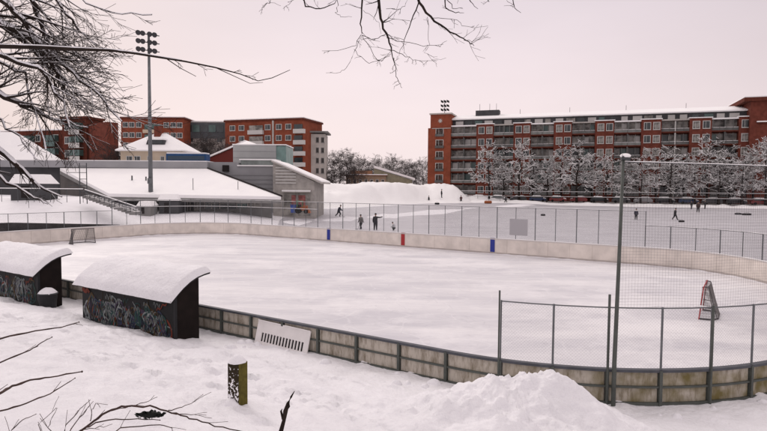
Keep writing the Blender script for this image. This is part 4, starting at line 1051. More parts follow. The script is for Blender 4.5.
# cream pavilion behind the pile
def pavilion():
    Y = 200; a, c = at(346, 176, Y), at(386, 176, Y); L = c.x-a.x; Z0 = 1; H = a.z-Z0
    t = thing('pavilion', 'cream and brown pavilion with a white sloping roof beyond the snow pile', 'pavilion', (a.x, Y, Z0))
    mesh('wall', lambda b: b.box2((0, 0, -1), (L, 8, H)), mat('buff_wall', (.42, .31, .22), .9, .2, .5, .2), t)
    mesh('roof_edge', lambda b: b.box2((-.5, -1, H), (L+.5, 9, H+.4)), mat('brown_fascia', (.16, .08, .05), .8, .2), t)
    mesh('roof_snow', lambda b: b.box2((-.5, -1, H+.402), (L+.5, 9, H+.7)), ROOFSNOW, t)
    for k in range(7): place(window(t, 1.1, 1.6, WFRAME, DARK), L*(.08+.14*k), H-2.7, -.04)
    p0, p1 = at(374, 168, Y)-Vector((a.x, Y, Z0)), at(415, 180, Y)-Vector((a.x, Y, Z0))
    mesh('sloping_roof', lambda b: b.extr([p0, p1, p1+Vector((0, 0, .7)), p0+Vector((0, 0, .9))], (0, 9, 0)), ROOFSNOW, t)
    mesh('canopy_wall', lambda b: b.extr([(p0.x, .5, -1), (p1.x-1, .5, -1), (p1.x-1, .5, p1.z), (p0.x, .5, p0.z-.2)], (0, 7, 0)), mat('pale_gable', (.3, .28, .2), .9, .2, 1, .2), t)
    mesh('upper_wall', lambda b: b.box2((L*.1, 2, H+.7), (L*.65, 7, H+2.0)), mat('brown_gable', (.3, .16, .1), .9, .2), t)
pavilion()

# ------------------------------------------------------------------ trees
def grow(W_, S_, p, d, L, r, depth, rnd, up=.1, nseg=4, kids_=4, spread=.8, snow=1.0, shrink=.62, wob=.22, sides=5, minr=.006, droop=0):
    pts = [Vector(p)]; rad = [r]; dd = Vector(d).normalized()
    for i in range(nseg):
        dd = (dd+Vector((rnd.gauss(0, wob), rnd.gauss(0, wob), rnd.gauss(0, wob)+up-droop*(i/nseg)))*.6).normalized()
        pts.append(pts[-1]+dd*L/nseg); rad.append(max(minr, r*(1-.75*(i+1)/nseg)))
    sd_ = sides if depth > 1 else 3
    W_.tube(pts, rad, sd_, False)
    if snow and S_ is not None and r < .4 and not (depth == 0 and (snow < .02 or (snow > .05 and rnd.random() < .55))):
        sp = []; sr_ = []
        for a, q in zip(pts, rad):
            sp.append(a+Vector((0, 0, q*.55+snow*.35))); sr_.append(max(q*.6, snow*.8))
        if abs((pts[-1]-pts[0]).normalized().z) < .86: S_.tube(sp, sr_, 4 if depth > 1 else 3, False)
    if depth > 0:
        for k in range(kids_):
            f = .22+.75*(k+rnd.random()*.8)/kids_; f = min(f, .99)*nseg; i = min(int(f), nseg-1); q = f-i
            pp_ = pts[i].lerp(pts[i+1], q); rr = (rad[i]*(1-q)+rad[i+1]*q)*.62
            base = (pts[i+1]-pts[i]).normalized()
            side = Vector((rnd.gauss(0, 1), rnd.gauss(0, 1), rnd.gauss(0, .7))); side = (side-base*side.dot(base)).normalized()
            nd = (base*(1-spread*.5)+side*spread).normalized()
            grow(W_, S_, pp_, nd, L*shrink*rnd.uniform(.75, 1.15), max(rr, minr), depth-1, rnd, up, max(2, nseg-1), kids_, spread, snow, shrink, wob, sides, minr, droop)
def tree_proto(seed, H, snow, bark, lean=.0, spreadw=1, depth=3, kids_=5, nl=13, minr=.02):
    rnd = random.Random(seed); t = thing('tree', 'x', 'tree')
    T = MB(); pts = [Vector((0, 0, -.5))]; rad = [H*.02]
    for k in range(1, 7): pts.append(Vector((rnd.gauss(0, .02*H*.4)*k/3, rnd.gauss(0, .02*H*.4)*k/3, H*.8*k/6))); rad.append(H*.018*(1-.8*k/6)+.01)
    T.tube(pts, rad, 8, False); T.build('trunk', bark, t, smooth=True)
    W_ = MB(); S_ = MB() if snow else None
    for k in range(nl):
        f = .25+.75*(k+rnd.random()*.5)/nl; i = min(5, int(f*6)); pp_ = pts[i].lerp(pts[i+1], f*6-i)
        a = k*2.4+rnd.uniform(-.3, .3); el = .25+.9*f*f
        d = Vector((math.cos(a)*math.cos(el), math.sin(a)*math.cos(el), math.sin(el)))
        grow(W_, S_, pp_, d, H*(.42-.2*f)*spreadw, H*.007*(1.3-f), depth-1, rnd, .05, 5, kids_, .8, snow, .58, .14, 4, minr, .16 if snow else .1)
    W_.build('crown', bark, t)
    if S_: S_.build('crown_snow', SNOWF, t)
    return t
snowy = [tree_proto(s, 16.5, (.045, .06, .05, .062)[s % 4], BARKF, spreadw=(.7, .82, .62, .75)[s % 4], depth=4, kids_=4, nl=(13, 11, 14, 12)[s % 4], minr=.032) for s in (1, 2, 3, 5)]
su = [0, 0, 0, 0]
spots = [489, 504, 519, 533, 547, 561, 577, 592, 606, 623, 641, 656, 671, 683, 695, 707, 719, 730, 742, 753, 766]
for i, px in enumerate(spots):
    rr = random.Random(i); k = (i*7+i//4) % 4
    d = ray(px, 190); kk = d.x/d.y; tt = (FA.y*kk-FA.x)/(FD.x-FD.y*kk)
    off = 6.2 if i % 2 else 11.3
    base = Vector((0, 0, 0)); q = (FA+FNm*off); tt = (q.y*kk-q.x)/(FD.x-FD.y*kk); p = q+FD*tt
    o = snowy[k] if not su[k] else dup(snowy[k]); su[k] = 1
    o.name = 'snowy_tree'; s = rr.uniform(.72, 1.06)*(.85 if i in (9, 10) else 1); o.scale = (s*1.05, s*1.05, s); o.location = (p.x, p.y, 1.1); o.rotation_euler.z = rr.uniform(0, 6.3)
    o['label'] = f'snow covered deciduous tree in front of the brick block, number {i+1} of the row' if 0 else (f'snow covered bare tree, {(ordn+["nineteenth","twentieth","twenty-first"])[i]} from the left before the brick block'); o['category'] = 'tree'; o['group'] = 'snow covered trees in front of the brick block'
bare = [tree_proto(s, 15, 0, BARKB, spreadw=1.15, depth=4, kids_=5, nl=14, minr=.022) for s in (11, 12)]
bu = [0, 0]
def put_bare(k, p, s, label, g, name='bare_tree'):
    o = bare[k] if not bu[k] else dup(bare[k]); bu[k] = 1; o.name = name; o.scale = (s, s, s); o.location = p; o.rotation_euler.z = random.uniform(0, 6.3); o['label'] = label; o['category'] = 'tree'; o['group'] = g
far = [(326, 170, 170), (332, 158, 175), (340, 151, 178), (347, 153, 182), (354, 160, 180), (361, 158, 230), (368, 162, 235), (378, 158, 250), (384, 163, 240), (393, 157, 262), (401, 160, 250), (409, 162, 258), (416, 164, 262), (423, 160, 245), (390, 164, 270), (430, 165, 265)]
for i, (x, y, Y) in enumerate(far):
    top = at(x, y, Y); put_bare(i % 2, (top.x, top.y, 1), (top.z-1)/15.0, f'dark bare tree in the distance beyond the snow pile, {ordn[i]} from the left' if i < 14 else ('dark bare tree standing far back behind the pavilion roof' if i == 14 else 'dark bare tree partly behind the left corner of the brick block'), 'distant bare trees beyond the snow pile')
for i, (x, y, Y) in enumerate(((196, 141, 140), (206, 138, 136), (216, 140, 139), (227, 143, 134), (110, 146, 118), (118, 150, 120))):
    top = at(x, y, Y); put_bare(i % 2, (top.x, top.y, 1), (top.z-1)/15.0, f'bare tree between the hall roof and the apartment blocks, {ordn[i]} of six' if 0 else (f'bare grey tree before the pale block behind the hall, {ordn[i]} from the left' if i < 4 else f'bare tree {"just left of" if i == 4 else "at the left corner of"} the cream house'), 'bare trees behind the hall')

# ---- big tree at the left with snow laden branches
def big_tree():
    rnd = random.Random(21)
    base = Vector((-11.2, 11.5, 0)); base.z = ground_z(base.x, base.y)
    t = thing('large_bare_tree', 'large bare tree at the left edge with fine dark twigs lined with snow', 'tree', tuple(base))
    T = MB(); pts = [(0, 0, -.4), (.1, 0, 1.5), (.25, .05, 3.2), (.35, .1, 5), (.5, 0, 7), (.55, 0, 9.5)]
    T.tube(pts, [.36, .32, .27, .22, .16, .08], 10, False); T.build('trunk', BARK, t, smooth=True)
    W_ = MB(); S_ = MB()
    def limb(px_pts, Y, r0, kids_n=7, L=1.3, depth=2, snow=.014, r1=.008):
        L *= .85
        P = [at(x, y, Y+dy)-base for x, y, dy in px_pts]
        fine = []
        for i in range(len(P)-1):
            for k in range(4): fine.append(P[i].lerp(P[i+1], k/4)+Vector((rnd.gauss(0, .02), rnd.gauss(0, .02), rnd.gauss(0, .02))))
        fine.append(P[-1]); n = len(fine); rad = [max(r1, 1.2*r0*(1-.85*i/(n-1))) for i in range(n)]
        W_.tube(fine, rad, 6, False)
        S_.tube([a+Vector((0, 0, q*.62+snow*.4)) for a, q in zip(fine, rad)], [max(q*.85, snow)*(1+.3*noise.noise(Vector((i*.7, 3, r0*90)))) for i, q in enumerate(rad)], 5, False)
        for k in range(kids_n):
            f = (.12+.86*(k+rnd.random()*.6)/kids_n)*(n-1); i = min(int(f), n-2); pp_ = fine[i]
            bd = (fine[i+1]-fine[i]).normalized(); side = Vector((rnd.gauss(.2, .7), rnd.gauss(0, .8), rnd.gauss(-.1, .8))); side = (side-bd*side.dot(bd)).normalized()
            grow(W_, S_, pp_, (bd*.9+side*.5+Vector((.12, 0, .02))), L*1.3*rnd.uniform(.7, 1.2)*(1-.35*k/kids_n), rad[i]*.6, depth, rnd, .02, 5, 5, .5, .004, .6, .085, 4, .0042, .03)
    # limbs surveyed from the photograph (x, y on the sight line and a depth offset)
    limb([(-60, 10, 0), (0, 24, 0), (28, 38, 0), (52, 62, .2), (72, 98, .2)], 11.5, .085, 15, 1.2)
    limb([(-60, -30, .5), (10, 5, 0), (35, 40, 0), (66, 66, 0), (98, 96, -.3), (122, 122, -.3)], 11.2, .055, 15, 1.0)
    limb([(-40, -60, .5), (25, -12, 0), (40, 20, 0), (52, 52, 0), (60, 78, -.2)], 12, .055, 13, 1.0)
    limb([(-30, -50, 0), (45, -20, 0), (62, 8, 0), (80, 30, .3), (96, 46, .3)], 12.4, .04, 9, .9)
    limb([(0, -60, 0), (60, -22, .5), (85, 2, .5), (112, 14, .5), (152, 15, .5)], 11.5, .018, 5, .7, 1)
    limb([(-60, 90, 0), (0, 97, 0), (24, 104, 0), (50, 118, .3), (88, 128, .3)], 11, .06, 10, .95)
    limb([(-60, 60, 0), (0, 55, 0), (40, 70, -.3), (62, 102, -.3), (70, 128, -.5)], 10.8, .05, 10, .95)
    limb([(-60, 120, 0), (0, 150, .2), (22, 170, .2), (40, 186, .2), (62, 197, .2)], 11, .06, 6, .4, 1)
    limb([(-50, 150, 0), (0, 178, .2), (30, 196, .2), (48, 204, .2)], 10.5, .035, 5, .4, 1)
    limb([(-60, 130, 0), (-5, 118, .2), (20, 138, .2), (36, 160, .2)], 11.6, .03, 5, .5, 1)
    limb([(-60, 20, 0), (-10, 60, -1), (25, 75, -1), (34, 110, -1), (46, 150, -1)], 12, .03, 6, .6)
    W_.build('crown', BARK, t); S_.build('crown_snow', SNOW, t, smooth=True)
    # the nearer long branch reaching right across the mast
    B2 = MB(); S2 = MB(); Y = 8.5
    P = [at(x, y, Y)-base for x, y in ((-110, 55), (-40, 48), (0, 46.5), (40, 47.5), (80, 49.5), (110, 50.5), (135, 53.5), (160, 57.5), (185, 61.5), (215, 67.5), (240, 74), (258, 81), (272, 78), (290, 70))]
    P[0] = Vector((.3, .1, P[0].z)); rad = [.12, .04, .032, .028, .024, .019, .017, .015, .013, .011, .008, .006, .006, .004]
    B2.tube(P, rad, 7, False)
    Pf = [P[i].lerp(P[i+1], q/8) for i in range(8) for q in range(8)]; rf = [rad[i]+(rad[i+1]-rad[i])*q/8 for i in range(8) for q in range(8)]
    S2.tube([p+Vector((0, .0, r_*.62+.006)) for p, r_ in zip(Pf, rf)], [max(.003, r_*.62+.012*noise.noise(Vector((i*.31, 0, 5)))) for i, r_ in enumerate(rf)], 6, False)
    rr = random.Random(6)
    for i in range(1, 11):
        for k in range(1):
            p = P[i].lerp(P[i+1], rr.random()); d = Vector((rr.uniform(.5, 1), rr.uniform(-.5, .5), rr.choice([-1, -1, .6])*rr.uniform(.1, .5)))
            grow(B2, None, p, d, rr.uniform(.15, .5)*(1 if i < 5 else .4), .009 if i < 6 else .006, 1, rr, 0, 4, 3, .6, 0, .6, .14, 4, .0032, .05)
    p = [at(x, y, Y)-base for x, y in ((166, 58.5), (180, 68), (196, 76.5))]; B2.tube(p, [.008, .006, .004], 5)
    p = [at(x, y, Y)-base for x, y in ((215, 67.5), (238, 78), (250, 83.5), (263, 82.5))]; B2.tube(p, [.007, .005, .004, .003], 5)
    B2.build('long_branch', BARK, t); S2.build('branch_snow', SNOW, t, smooth=True)
big_tree()

# ---- branches hanging in from the top, from a tree behind the viewpoint
def overhang():
    base = Vector((1.8, -2.2, ground_z(1.8, -2.2)))
    t = thing('overhanging_tree', 'bare tree whose dark fine twigs hang into the top centre of the sky', 'tree', tuple(base))
    T = MB(); T.tube([(0, 0, -.4), (0, .05, 2), (-.1, .2, 4), (-.2, .6, 5.5), (-.3, 1.2, 7)], [.28, .24, .2, .16, .12], 10, False); T.build('trunk', BARK, t, smooth=True)
    B = MB(); Y = 6.2; rr = random.Random(31)
    hub = at(400, -95, Y)-base
    B.tube([(-.3, 1.2, 7), Vector((-.3, 3, 8.0)).lerp(hub, .2), hub+Vector((0, -.8, .1)), hub], [.12, .09, .07, .055], 8, False)
    hubs = []
    def br(pts, r0, r1, tw=0, L=.25):
        P = [at(x, y, Y+.25*math.sin(x*.05))-base for x, y in pts]
        fine = []
        for i in range(len(P)-1):
            for k in range(3): fine.append(P[i].lerp(P[i+1], k/3)+Vector((rr.gauss(0, .006), rr.gauss(0, .01), rr.gauss(0, .006))))
        fine.append(P[-1]); n = len(fine); rad = [.66*(r0+(r1-r0)*i/(n-1)) for i in range(n)]
        B.tube(fine, rad, 6, False)
        for k in range(tw):
            i = rr.randint(1, n-2); d = Vector((rr.uniform(-1, 1), rr.uniform(-.4, .4), rr.uniform(-1, .5)))
            grow(B, None, fine[i], d, L*rr.uniform(.4, 1.1), max(.003, rad[i]*.45), 1, rr, 0, 4, 2, .6, 0, .55, .16, 4, .0016, 0)
    br([(400, -95), (385, -50), (377, -5), (381, 18), (386, 34), (391, 48), (394, 62)], .04, .007, 14, .25)
    br([(394, 58), (395, 68), (397, 76), (400, 83), (402, 88)], .008, .0035, 7, .1)
    br([(400, -95), (380, -60), (366, -20), (362.5, 0), (361, 25), (362, 34)], .03, .006, 2)
    br([(362, 34), (355, 45), (345, 49), (322, 51)], .005, .0025, 2, .12)
    br([(362, 36), (355, 52), (346, 68), (340, 73), (326, 73)], .0045, .0022, 1, .08)
    br([(363, 36), (368, 44), (374, 56), (378, 62), (390, 56)], .0045, .004, 2, .1)
    br([(363, 11), (372, 15), (379, 24), (381, 34)], .003, .0022)
    br([(354, 49), (361, 57), (369, 64), (380, 60), (391, 54)], .0035, .004, 3, .12)
    br([(362, 35), (372, 40), (381, 37), (386, 34)], .005, .005, 3, .12)
    br([(384, 20), (398, 20), (412, 21), (416, 18)], .0035, .0025, 1, .1)
    br([(387, 37), (402, 41), (424, 46), (440, 46), (447, 41)], .006, .0022, 4, .12)
    br([(390, 50), (402, 54), (413, 60), (424, 61), (438, 60)], .006, .0022, 5, .12)
    br([(386, 9), (400, 9), (406, 4), (412, -8)], .0035, .004, 2, .12)
    br([(400, -95), (425, -50), (419, 3), (412, 22), (405, 40), (399, 56)], .02, .0025, 4, .15)
    br([(400, -95), (408, -40), (419, 3), (430, 17), (445, 29), (460, 37), (470, 42), (474, 46)], .03, .004, 7, .22)
    br([(431, 18), (443, 19), (455, 19), (462, 25), (475, 29), (488, 26)], .005, .002, 3, .1)
    br([(464, 40), (472, 42), (481, 37), (488, 27)], .004, .002, 0)
    br([(428, 16), (427, 30), (429, 45), (424, 52), (432, 59), (446, 58)], .004, .002, 3, .1)
    br([(400, -95), (440, -60), (446, -10), (445, 8), (455, 13), (464, 13)], .02, .003, 2, .1)
    br([(440, -60), (447, 0), (453, 8), (463, 9)], .01, .002, 1, .1)
    br([(440, -60), (462, -12), (470, 2), (478, 9)], .012, .003, 2, .1)
    br([(440, -60), (480, -14), (488, 1), (489, 2)], .012, .003, 3, .12)
    br([(440, -60), (500, -30), (513, 0), (514, 8), (521, 13)], .014, .003, 4, .14)
    br([(514, 5), (504, 6)], .003, .002, 1, .08)
    br([(400, -95), (330, -40), (300, -6), (306, 6), (320, 9), (335, 4), (345, -8)], .02, .003, 5, .14)
    br([(330, -40), (338, 5), (336, 14), (341, 17), (352, 17)], .006, .002, 1, .08)
    br([(330, -40), (275, -15), (270, 2), (263, 8), (259, 12)], .01, .002, 3, .12)
    br([(268, 1), (274, 3), (281, 6)], .003, .002, 0)
    br([(300, -6), (288, 5), (283, 9)], .004, .002, 3, .1)
    B.build('hanging_branch', BARK, t)
overhang()

# ---- foreground twigs and shrub
def twig(label, name, base_pts, Y0, Y1, r0, seed, tw=3, snowbits=True, group=None, L=.18, mt=None):
    r0 *= .62
    rr = random.Random(seed); n0 = len(base_pts); P = [at(x, y, Y0+(Y1-Y0)*i/(n0-1)) for i, (x, y) in enumerate(base_pts)]
    fine = []
    for i in range(n0-1):
        for k in range(4): fine.append(P[i].lerp(P[i+1], k/4)+Vector((rr.gauss(0, .001), rr.gauss(0, .001), rr.gauss(0, .001))))
    fine.append(P[-1]); b = MB(); n = len(fine); rad = [r0*(1-.55*i/(n-1))*(1.25 if i % 4 == 2 else 1) for i in range(n)]
    b.tube(fine, rad, 7, False); b.ball(fine[-1], rad[-1]*1.9, 7, 5)
    for k in range(tw):
        i = rr.randint(2, n-2); d = (fine[i]-fine[i-1]).normalized()*.9+Vector((rr.uniform(-.3, .3), rr.uniform(-.2, .2), rr.uniform(-.35, .5)))
        grow(b, None, fine[i], d, L*rr.uniform(.15, .5), rad[i]*.6, 0, rr, 0, 3, 0, .5, 0, .5, .12, 5, .0012)
    return tag(b.build(name, mt or TWIG, smooth=True), label, 'branch', group)
G1 = 'bare twigs reaching in from the lower left'
twig('topmost knobbly bare twig reaching in from the left towards the shelter', 'bare_twig', [(-60, 352), (0, 338.5), (35, 331), (62, 327), (79, 322)], 2.6, 3.4, .0085, 1, 3, group=G1)
twig('short thin twig with forked tip, second from top at the left edge', 'bare_twig', [(-50, 385), (0, 362.5), (30, 350), (42, 342), (52, 337)], 2.3, 2.8, .0062, 2, 2, group=G1)
twig('thickest dark twig at the left edge curving towards the right', 'bare_twig', [(-60, 425), (0, 393), (12, 386), (30, 380), (50, 377), (82, 371.5)], 2.0, 2.6, .0095, 3, 2, group=G1)
twig('long pale thin twig directly below the thickest dark twig at the left', 'bare_twig', [(-60, 425), (0, 411), (26, 403), (50, 394), (62, 386), (75, 378)], 2.0, 2.5, .0058, 4, 2, group=G1)
def shrub():
    c = at(62, 446, 3.2); c.z = ground_z(c.x, c.y)-.05
    t = thing('bare_shrub', 'low bare shrub with arching twigs at the bottom left corner', 'shrub', tuple(c))
    rr = random.Random(9)
    arcs = [[(62, 446), (90, 424), (108, 411), (125, 406), (150, 406), (172, 412), (190, 418), (215, 425), (245, 432)], [(62, 446), (80, 430), (100, 421), (130, 419), (160, 420)], [(62, 446), (66, 425), (80, 409), (90, 400)],
            [(62, 446), (74, 424), (85, 411), (90, 405)], [(108, 411), (132, 406), (148, 401), (157, 397)], [(168, 411), (182, 407), (195, 401)], [(172, 413), (190, 415.5), (206, 415)], [(100, 445), (120, 428), (160, 424), (172, 428), (178, 436)],
            [(62, 446), (44, 436), (38, 425), (56, 408)], [(62, 446), (48, 428), (54, 414), (57, 408)], [(20, 446), (10, 432), (22, 420), (36, 414)], [(80, 430), (95, 428), (112, 424)], [(90, 422), (92, 409), (97, 403), (100, 407)]]
    for k, a in enumerate(arcs):
        Y = 3.2+.1*math.sin(k*2); b = MB(); P = [at(x, y, Y+.12*i/len(a))-c for i, (x, y) in enumerate(a)]; fine = []
        for i in range(len(P)-1):
            for q in range(4): fine.append(P[i].lerp(P[i+1], q/4)+Vector((rr.gauss(0, .002), rr.gauss(0, .004), rr.gauss(0, .003))))
        fine.append(P[-1]); n = len(fine); r0 = .7*(.0105, .008, .005, .005, .0045, .0045, .004, .006, .005, .004, .006, .004, .004)[k]
        rad = [r0*(1-.6*i/(n-1)) for i in range(n)]; b.tube(fine, rad, 6, False); b.ball(fine[-1], rad[-1]*1.8, 6, 4)
        for q in range(2):
            i = rr.randint(3, n-2); grow(b, None, fine[i], (fine[i]-fine[i-1]).normalized()+Vector((rr.uniform(-.3, .3), 0, rr.uniform(-.1, .6))), .1*rr.random()+.03, rad[i]*.6, 0, rr, 0, 3, 0, .5, 0, .5, .1, 5, .0015)
        b.build('stem', TWIG, t, smooth=True)
    # dark withered leaf clump caught under the arch
    lc = at(150, 414.5, 3.32)-c
    def leaf(b):
        for k in range(60):
            f = rr.random(); x = (f-.5)*.16; w = .03*math.sin(math.pi*min(1, f*1.1+.05))**.7
            p = lc+Vector((x, rr.uniform(-.02, .02), rr.uniform(-w, w)*.8)); a = rr.uniform(0, 3.1)
            d1 = Vector((math.cos(a)*.018, rr.uniform(-.012, .012), math.sin(a)*.008)); d2 = Vector((-d1.z, .012, d1.x))*.6
            b.add([p-d1, p+d2, p+d1, p-d2], [(0, 1, 2, 3)])
        b.ball(lc, .05, 10, 6, (1.5, .4, .38))
    mesh('withered_leaf', leaf, mat('withered_leaf_dark', (.012, .014, .012), .8, .2), t)
shrub()
def stick():
    g = at(281, 437, 4.9)
    b = MB(); P = [at(x, y, 4.9) for x, y in ((276, 450), (281, 431), (284, 420), (285.5, 411), (288, 403), (291, 397), (294.5, 391))]
    b.tube(P, [.022, .02, .016, .021, .013, .009, .003], 8, False); b.tube([at(283, 419, 4.9), at(281, 411, 4.9), at(282, 409, 4.88)], [.012, .009, .004], 6, False); b.tube([at(285, 411, 4.9), at(289, 406, 4.88), at(289.5, 402, 4.88)], [.014, .011, .003], 6, False)
    tag(b.build('broken_stick', BARK, smooth=True), 'dark broken stick poking up out of the snow at the bottom', 'stick')
stick()

# ------------------------------------------------------------------ people
def cloth_mat(name, jac, tro, skin=(.45, .28, .2), hat=(.03, .03, .035), zs=(.09, .86, 1.5, 1.68)):
    M = bpy.data.materials.new(name); M.use_nodes = True; nt = M.node_tree; n = nt.nodes; b = n['Principled BSDF']; b.inputs['Roughness'].default_value = .85
    tc = n.new('ShaderNodeTexCoord'); sp = n.new('ShaderNodeSeparateXYZ'); nt.links.new(tc.outputs['Object'], sp.inputs[0])
    dv = n.new('ShaderNodeMath'); dv.operation = 'DIVIDE'; dv.inputs[1].default_value = 2; nt.links.new(sp.outputs['Z'], dv.inputs[0])
    r = n.new('ShaderNodeValToRGB'); r.color_ramp.interpolation = 'CONSTANT'; e = r.color_ramp.elements
    e[0].position = 0; e[0].color = (.02, .02, .02, 1); e[1].position = zs[0]/2; e[1].color = (*tro, 1)
    q = e.new(zs[1]/2); q.color = (*jac, 1); q = e.new(zs[2]/2); q.color = (*skin, 1)
    nt.links.new(dv.outputs[0], r.inputs[0]); nt.links.new(r.outputs[0], b.inputs['Base Color'])
    return M
def person(label, px, yf, D, h, jac, tro, pose='stand', face=0, hatc=(.02, .02, .025), z=None, skates=True):
    p = at(px, yf, D)
    if z is None: p.z = ground_z(p.x, p.y, False)+.03
    t = thing('person', label, 'person', tuple(p), face, None); s = h/1.75; t.scale = (s, s, s)
    lean = {'stand': 0, 'walk': .06, 'skate': .28, 'crouch': .3, 'point': .02}[pose]
    hip = Vector((0, 0, .95)); fl, fr_ = Vector((.05, -.12, .05)), Vector((.02, .14, .05)); kl, kr = Vector((.03, -.11, .5)), Vector((.03, .12, .5))
    if pose == 'walk': fl.x, fr_.x = .32, -.34; kl.x, kr.x = .2, -.05; fr_.z = .1
    if pose == 'skate': hip.z = .86; fl.x, fr_.x = .12, -.45; kl.x, kr.x = .26, -.08; fr_.z = .14
    if pose == 'crouch': hip.z = .42; hip.x = -.12; kl = Vector((.25, -.14, .48)); kr = Vector((.25, .14, .48))
    ch = hip+Vector((lean*.5, 0, .42)); nk = hip+Vector((lean, 0, .56)); hd = nk+Vector((.03+lean*.2, 0, .17))
    tp = hd+Vector((.0, 0, .09))
    V = [hip, hip+Vector((lean*.2, 0, .2)), ch, nk, hd, tp]; E = [(0, 1), (1, 2), (2, 3), (3, 4), (4, 5)]; Rd = [(.2, .16), (.2, .16), (.24, .17), (.065, .065), (.105, .1), (.075, .075)]
    def addc(parent, pts, rs):
        for q, r_ in zip(pts, rs): V.append(Vector(q)); Rd.append((r_, r_)); E.append((parent, len(V)-1)); parent = len(V)-1
    addc(0, [hip+Vector((0, -.1, -.08)), kl, fl+Vector((0, 0, .05)), fl+Vector((.14, 0, -.01))], [.15, .105, .075, .06])
    addc(0, [hip+Vector((0, .1, -.08)), kr, fr_+Vector((0, 0, .05)), fr_+Vector((.14, 0, -.01))], [.15, .105, .075, .06])
    for sg in (-1, 1):
        sh = ch+Vector((.01, .2*sg, .04))
        el, hn = sh+Vector((-.02, .07*sg, -.28)), sh+Vector((.12, .06*sg, -.52))
        if pose in ('walk',): hn = sh+Vector((.2*sg, .05*sg, -.5))
        if pose in ('skate', 'crouch'): el, hn = sh+Vector((.12, .08*sg, -.24)), sh+Vector((.38, .02*sg, -.36))
        if pose == 'point' and sg == -1: el, hn = sh+Vector((.1, -.24, -.03)), sh+Vector((.16, -.5, .03))
        addc(2, [sh, el, hn, hn+(hn-el).normalized()*.1], [.1, .08, .06, .045])
    me = bpy.data.meshes.new('body'); me.from_pydata(V, E, []); o = bpy.data.objects.new('body', me); C.objects.link(o); o.parent = t
    sk = o.modifiers.new('skin', 'SKIN'); 
    me.skin_vertices.new() if hasattr(me.skin_vertices, 'new') and not me.skin_vertices else None
    for i, r_ in enumerate(Rd): me.skin_vertices[0].data[i].radius = r_
    me.skin_vertices[0].data[0].use_root = True; sk.use_smooth_shade = True
    sb = o.modifiers.new('sub', 'SUBSURF'); sb.levels = sb.render_levels = 1
    zc = {'crouch': (.09, .5, nk.z+.03, 9)}.get(pose, (.09, hip.z-.1, nk.z+.03, 9))
    me.materials.append(cloth_mat('clothes', jac, tro, zs=zc))
    mesh('hat', lambda b: b.ball(hd+Vector((-.01, 0, .085)), .118, 12, 8, (1.02, .95, .85)), mat('hat', hatc, .9, .1), t, smooth=True)
    mesh('face', lambda b: (b.ball(hd+Vector((.115, 0, -.01)), .02, 6, 4), b.ball(hd+Vector((.1, -.04, .02)), .011, 6, 4), b.ball(hd+Vector((.1, .04, .02)), .011, 6, 4)), mat('face', (.35, .2, .14), .7, .2), t)
    return t
BLKC, GRYC = (.018, .018, .022), (.10, .10, .11)
person('dark clothed person leaning forward, nearest the tall far fence at its left part', 338.5, 219.5, 82, 1.75, (.02, .022, .04), BLKC, 'skate', .6)
person('person in mottled grey jacket just left of the pointing person', 361, 230, 62.5, 1.6, (.16, .15, .15), (.03, .03, .035), 'walk', 2.2)
person('adult in black stretching an arm out to the right behind the far boards', 375.5, 230.8, 61.5, 1.78, BLKC, BLKC, 'point', R(90))
person('small child in white and dark clothes crouching on the ice right of the pointing adult', 394, 231, 61.5, 1.25, (.5, .5, .52), (.06, .06, .06), 'crouch', 2.6)
person('distant dark figure left of the one standing on the snow pile', 428.7, 205.8, 146, 1.7, BLKC, BLKC, 'stand', .5)
pf = at(441.5, 198, 146)
pt = person('lone dark figure standing on the front slope of the huge snow pile', 441.5, 198, 146, 2.2, BLKC, BLKC, 'stand', 0, z=pf.z)
person('distant dark figure below the right end of the snow pile', 461, 206, 147, 1.9, (.06, .02, .02), BLKC, 'skate', 1.5)
person('distant upright dark skater in front of the first snowy trees', 505.5, 206.4, 146, 1.85, BLKC, BLKC, 'walk', .2)
person('distant dark skater just to the right of the lamp post', 636, 220, 86, 1.65, (.03, .03, .05), BLKC, 'stand', 1)
person('dark walking skater with a bag on the ice beside him', 674.8, 220.5, 86, 1.75, BLKC, BLKC, 'walk', 0)
person('left one of the three distant skaters standing together at right', 691.5, 210.5, 122, 1.75, BLKC, GRYC, 'stand', 2)
person('middle and nearest of the three distant skaters standing together at right', 698, 213.5, 108, 2.0, (.05, .03, .03), BLKC, 'walk', 1)
person('right one of the three distant skaters standing together at right', 705, 210.5, 124, 1.8, BLKC, BLKC, 'stand', 3)
def stick_for(label, px, yf, D, dx):
    p = at(px, yf, D); p.z = ground_z(p.x, p.y, False)+.03
    t = thing('hockey_stick', label, 'hockey stick', tuple(p), 0)
    mesh('shaft', lambda b: b.tube([(0, 0, .05), (-dx, 0, 1.15)], .02, 6), DKWOOD, t)
    mesh('blade', lambda b: b.tube([(0, 0, .05), (.15*(1 if dx > 0 else -1), 0, .03), (.3*(1 if dx > 0 else -1), .03, .05)], [.025, .035, .02], 6), BLK, t)
stick_for('thin hockey stick held out beside the grey jacketed person', 358, 230.5, 62.3, -.4)
stick_for('thin hockey stick reaching the ice right of the leaning dark person', 343, 220.5, 81.8, .7)
stick_for('thin hockey stick of the walking skater beside the black bag', 678, 221, 86, .6)
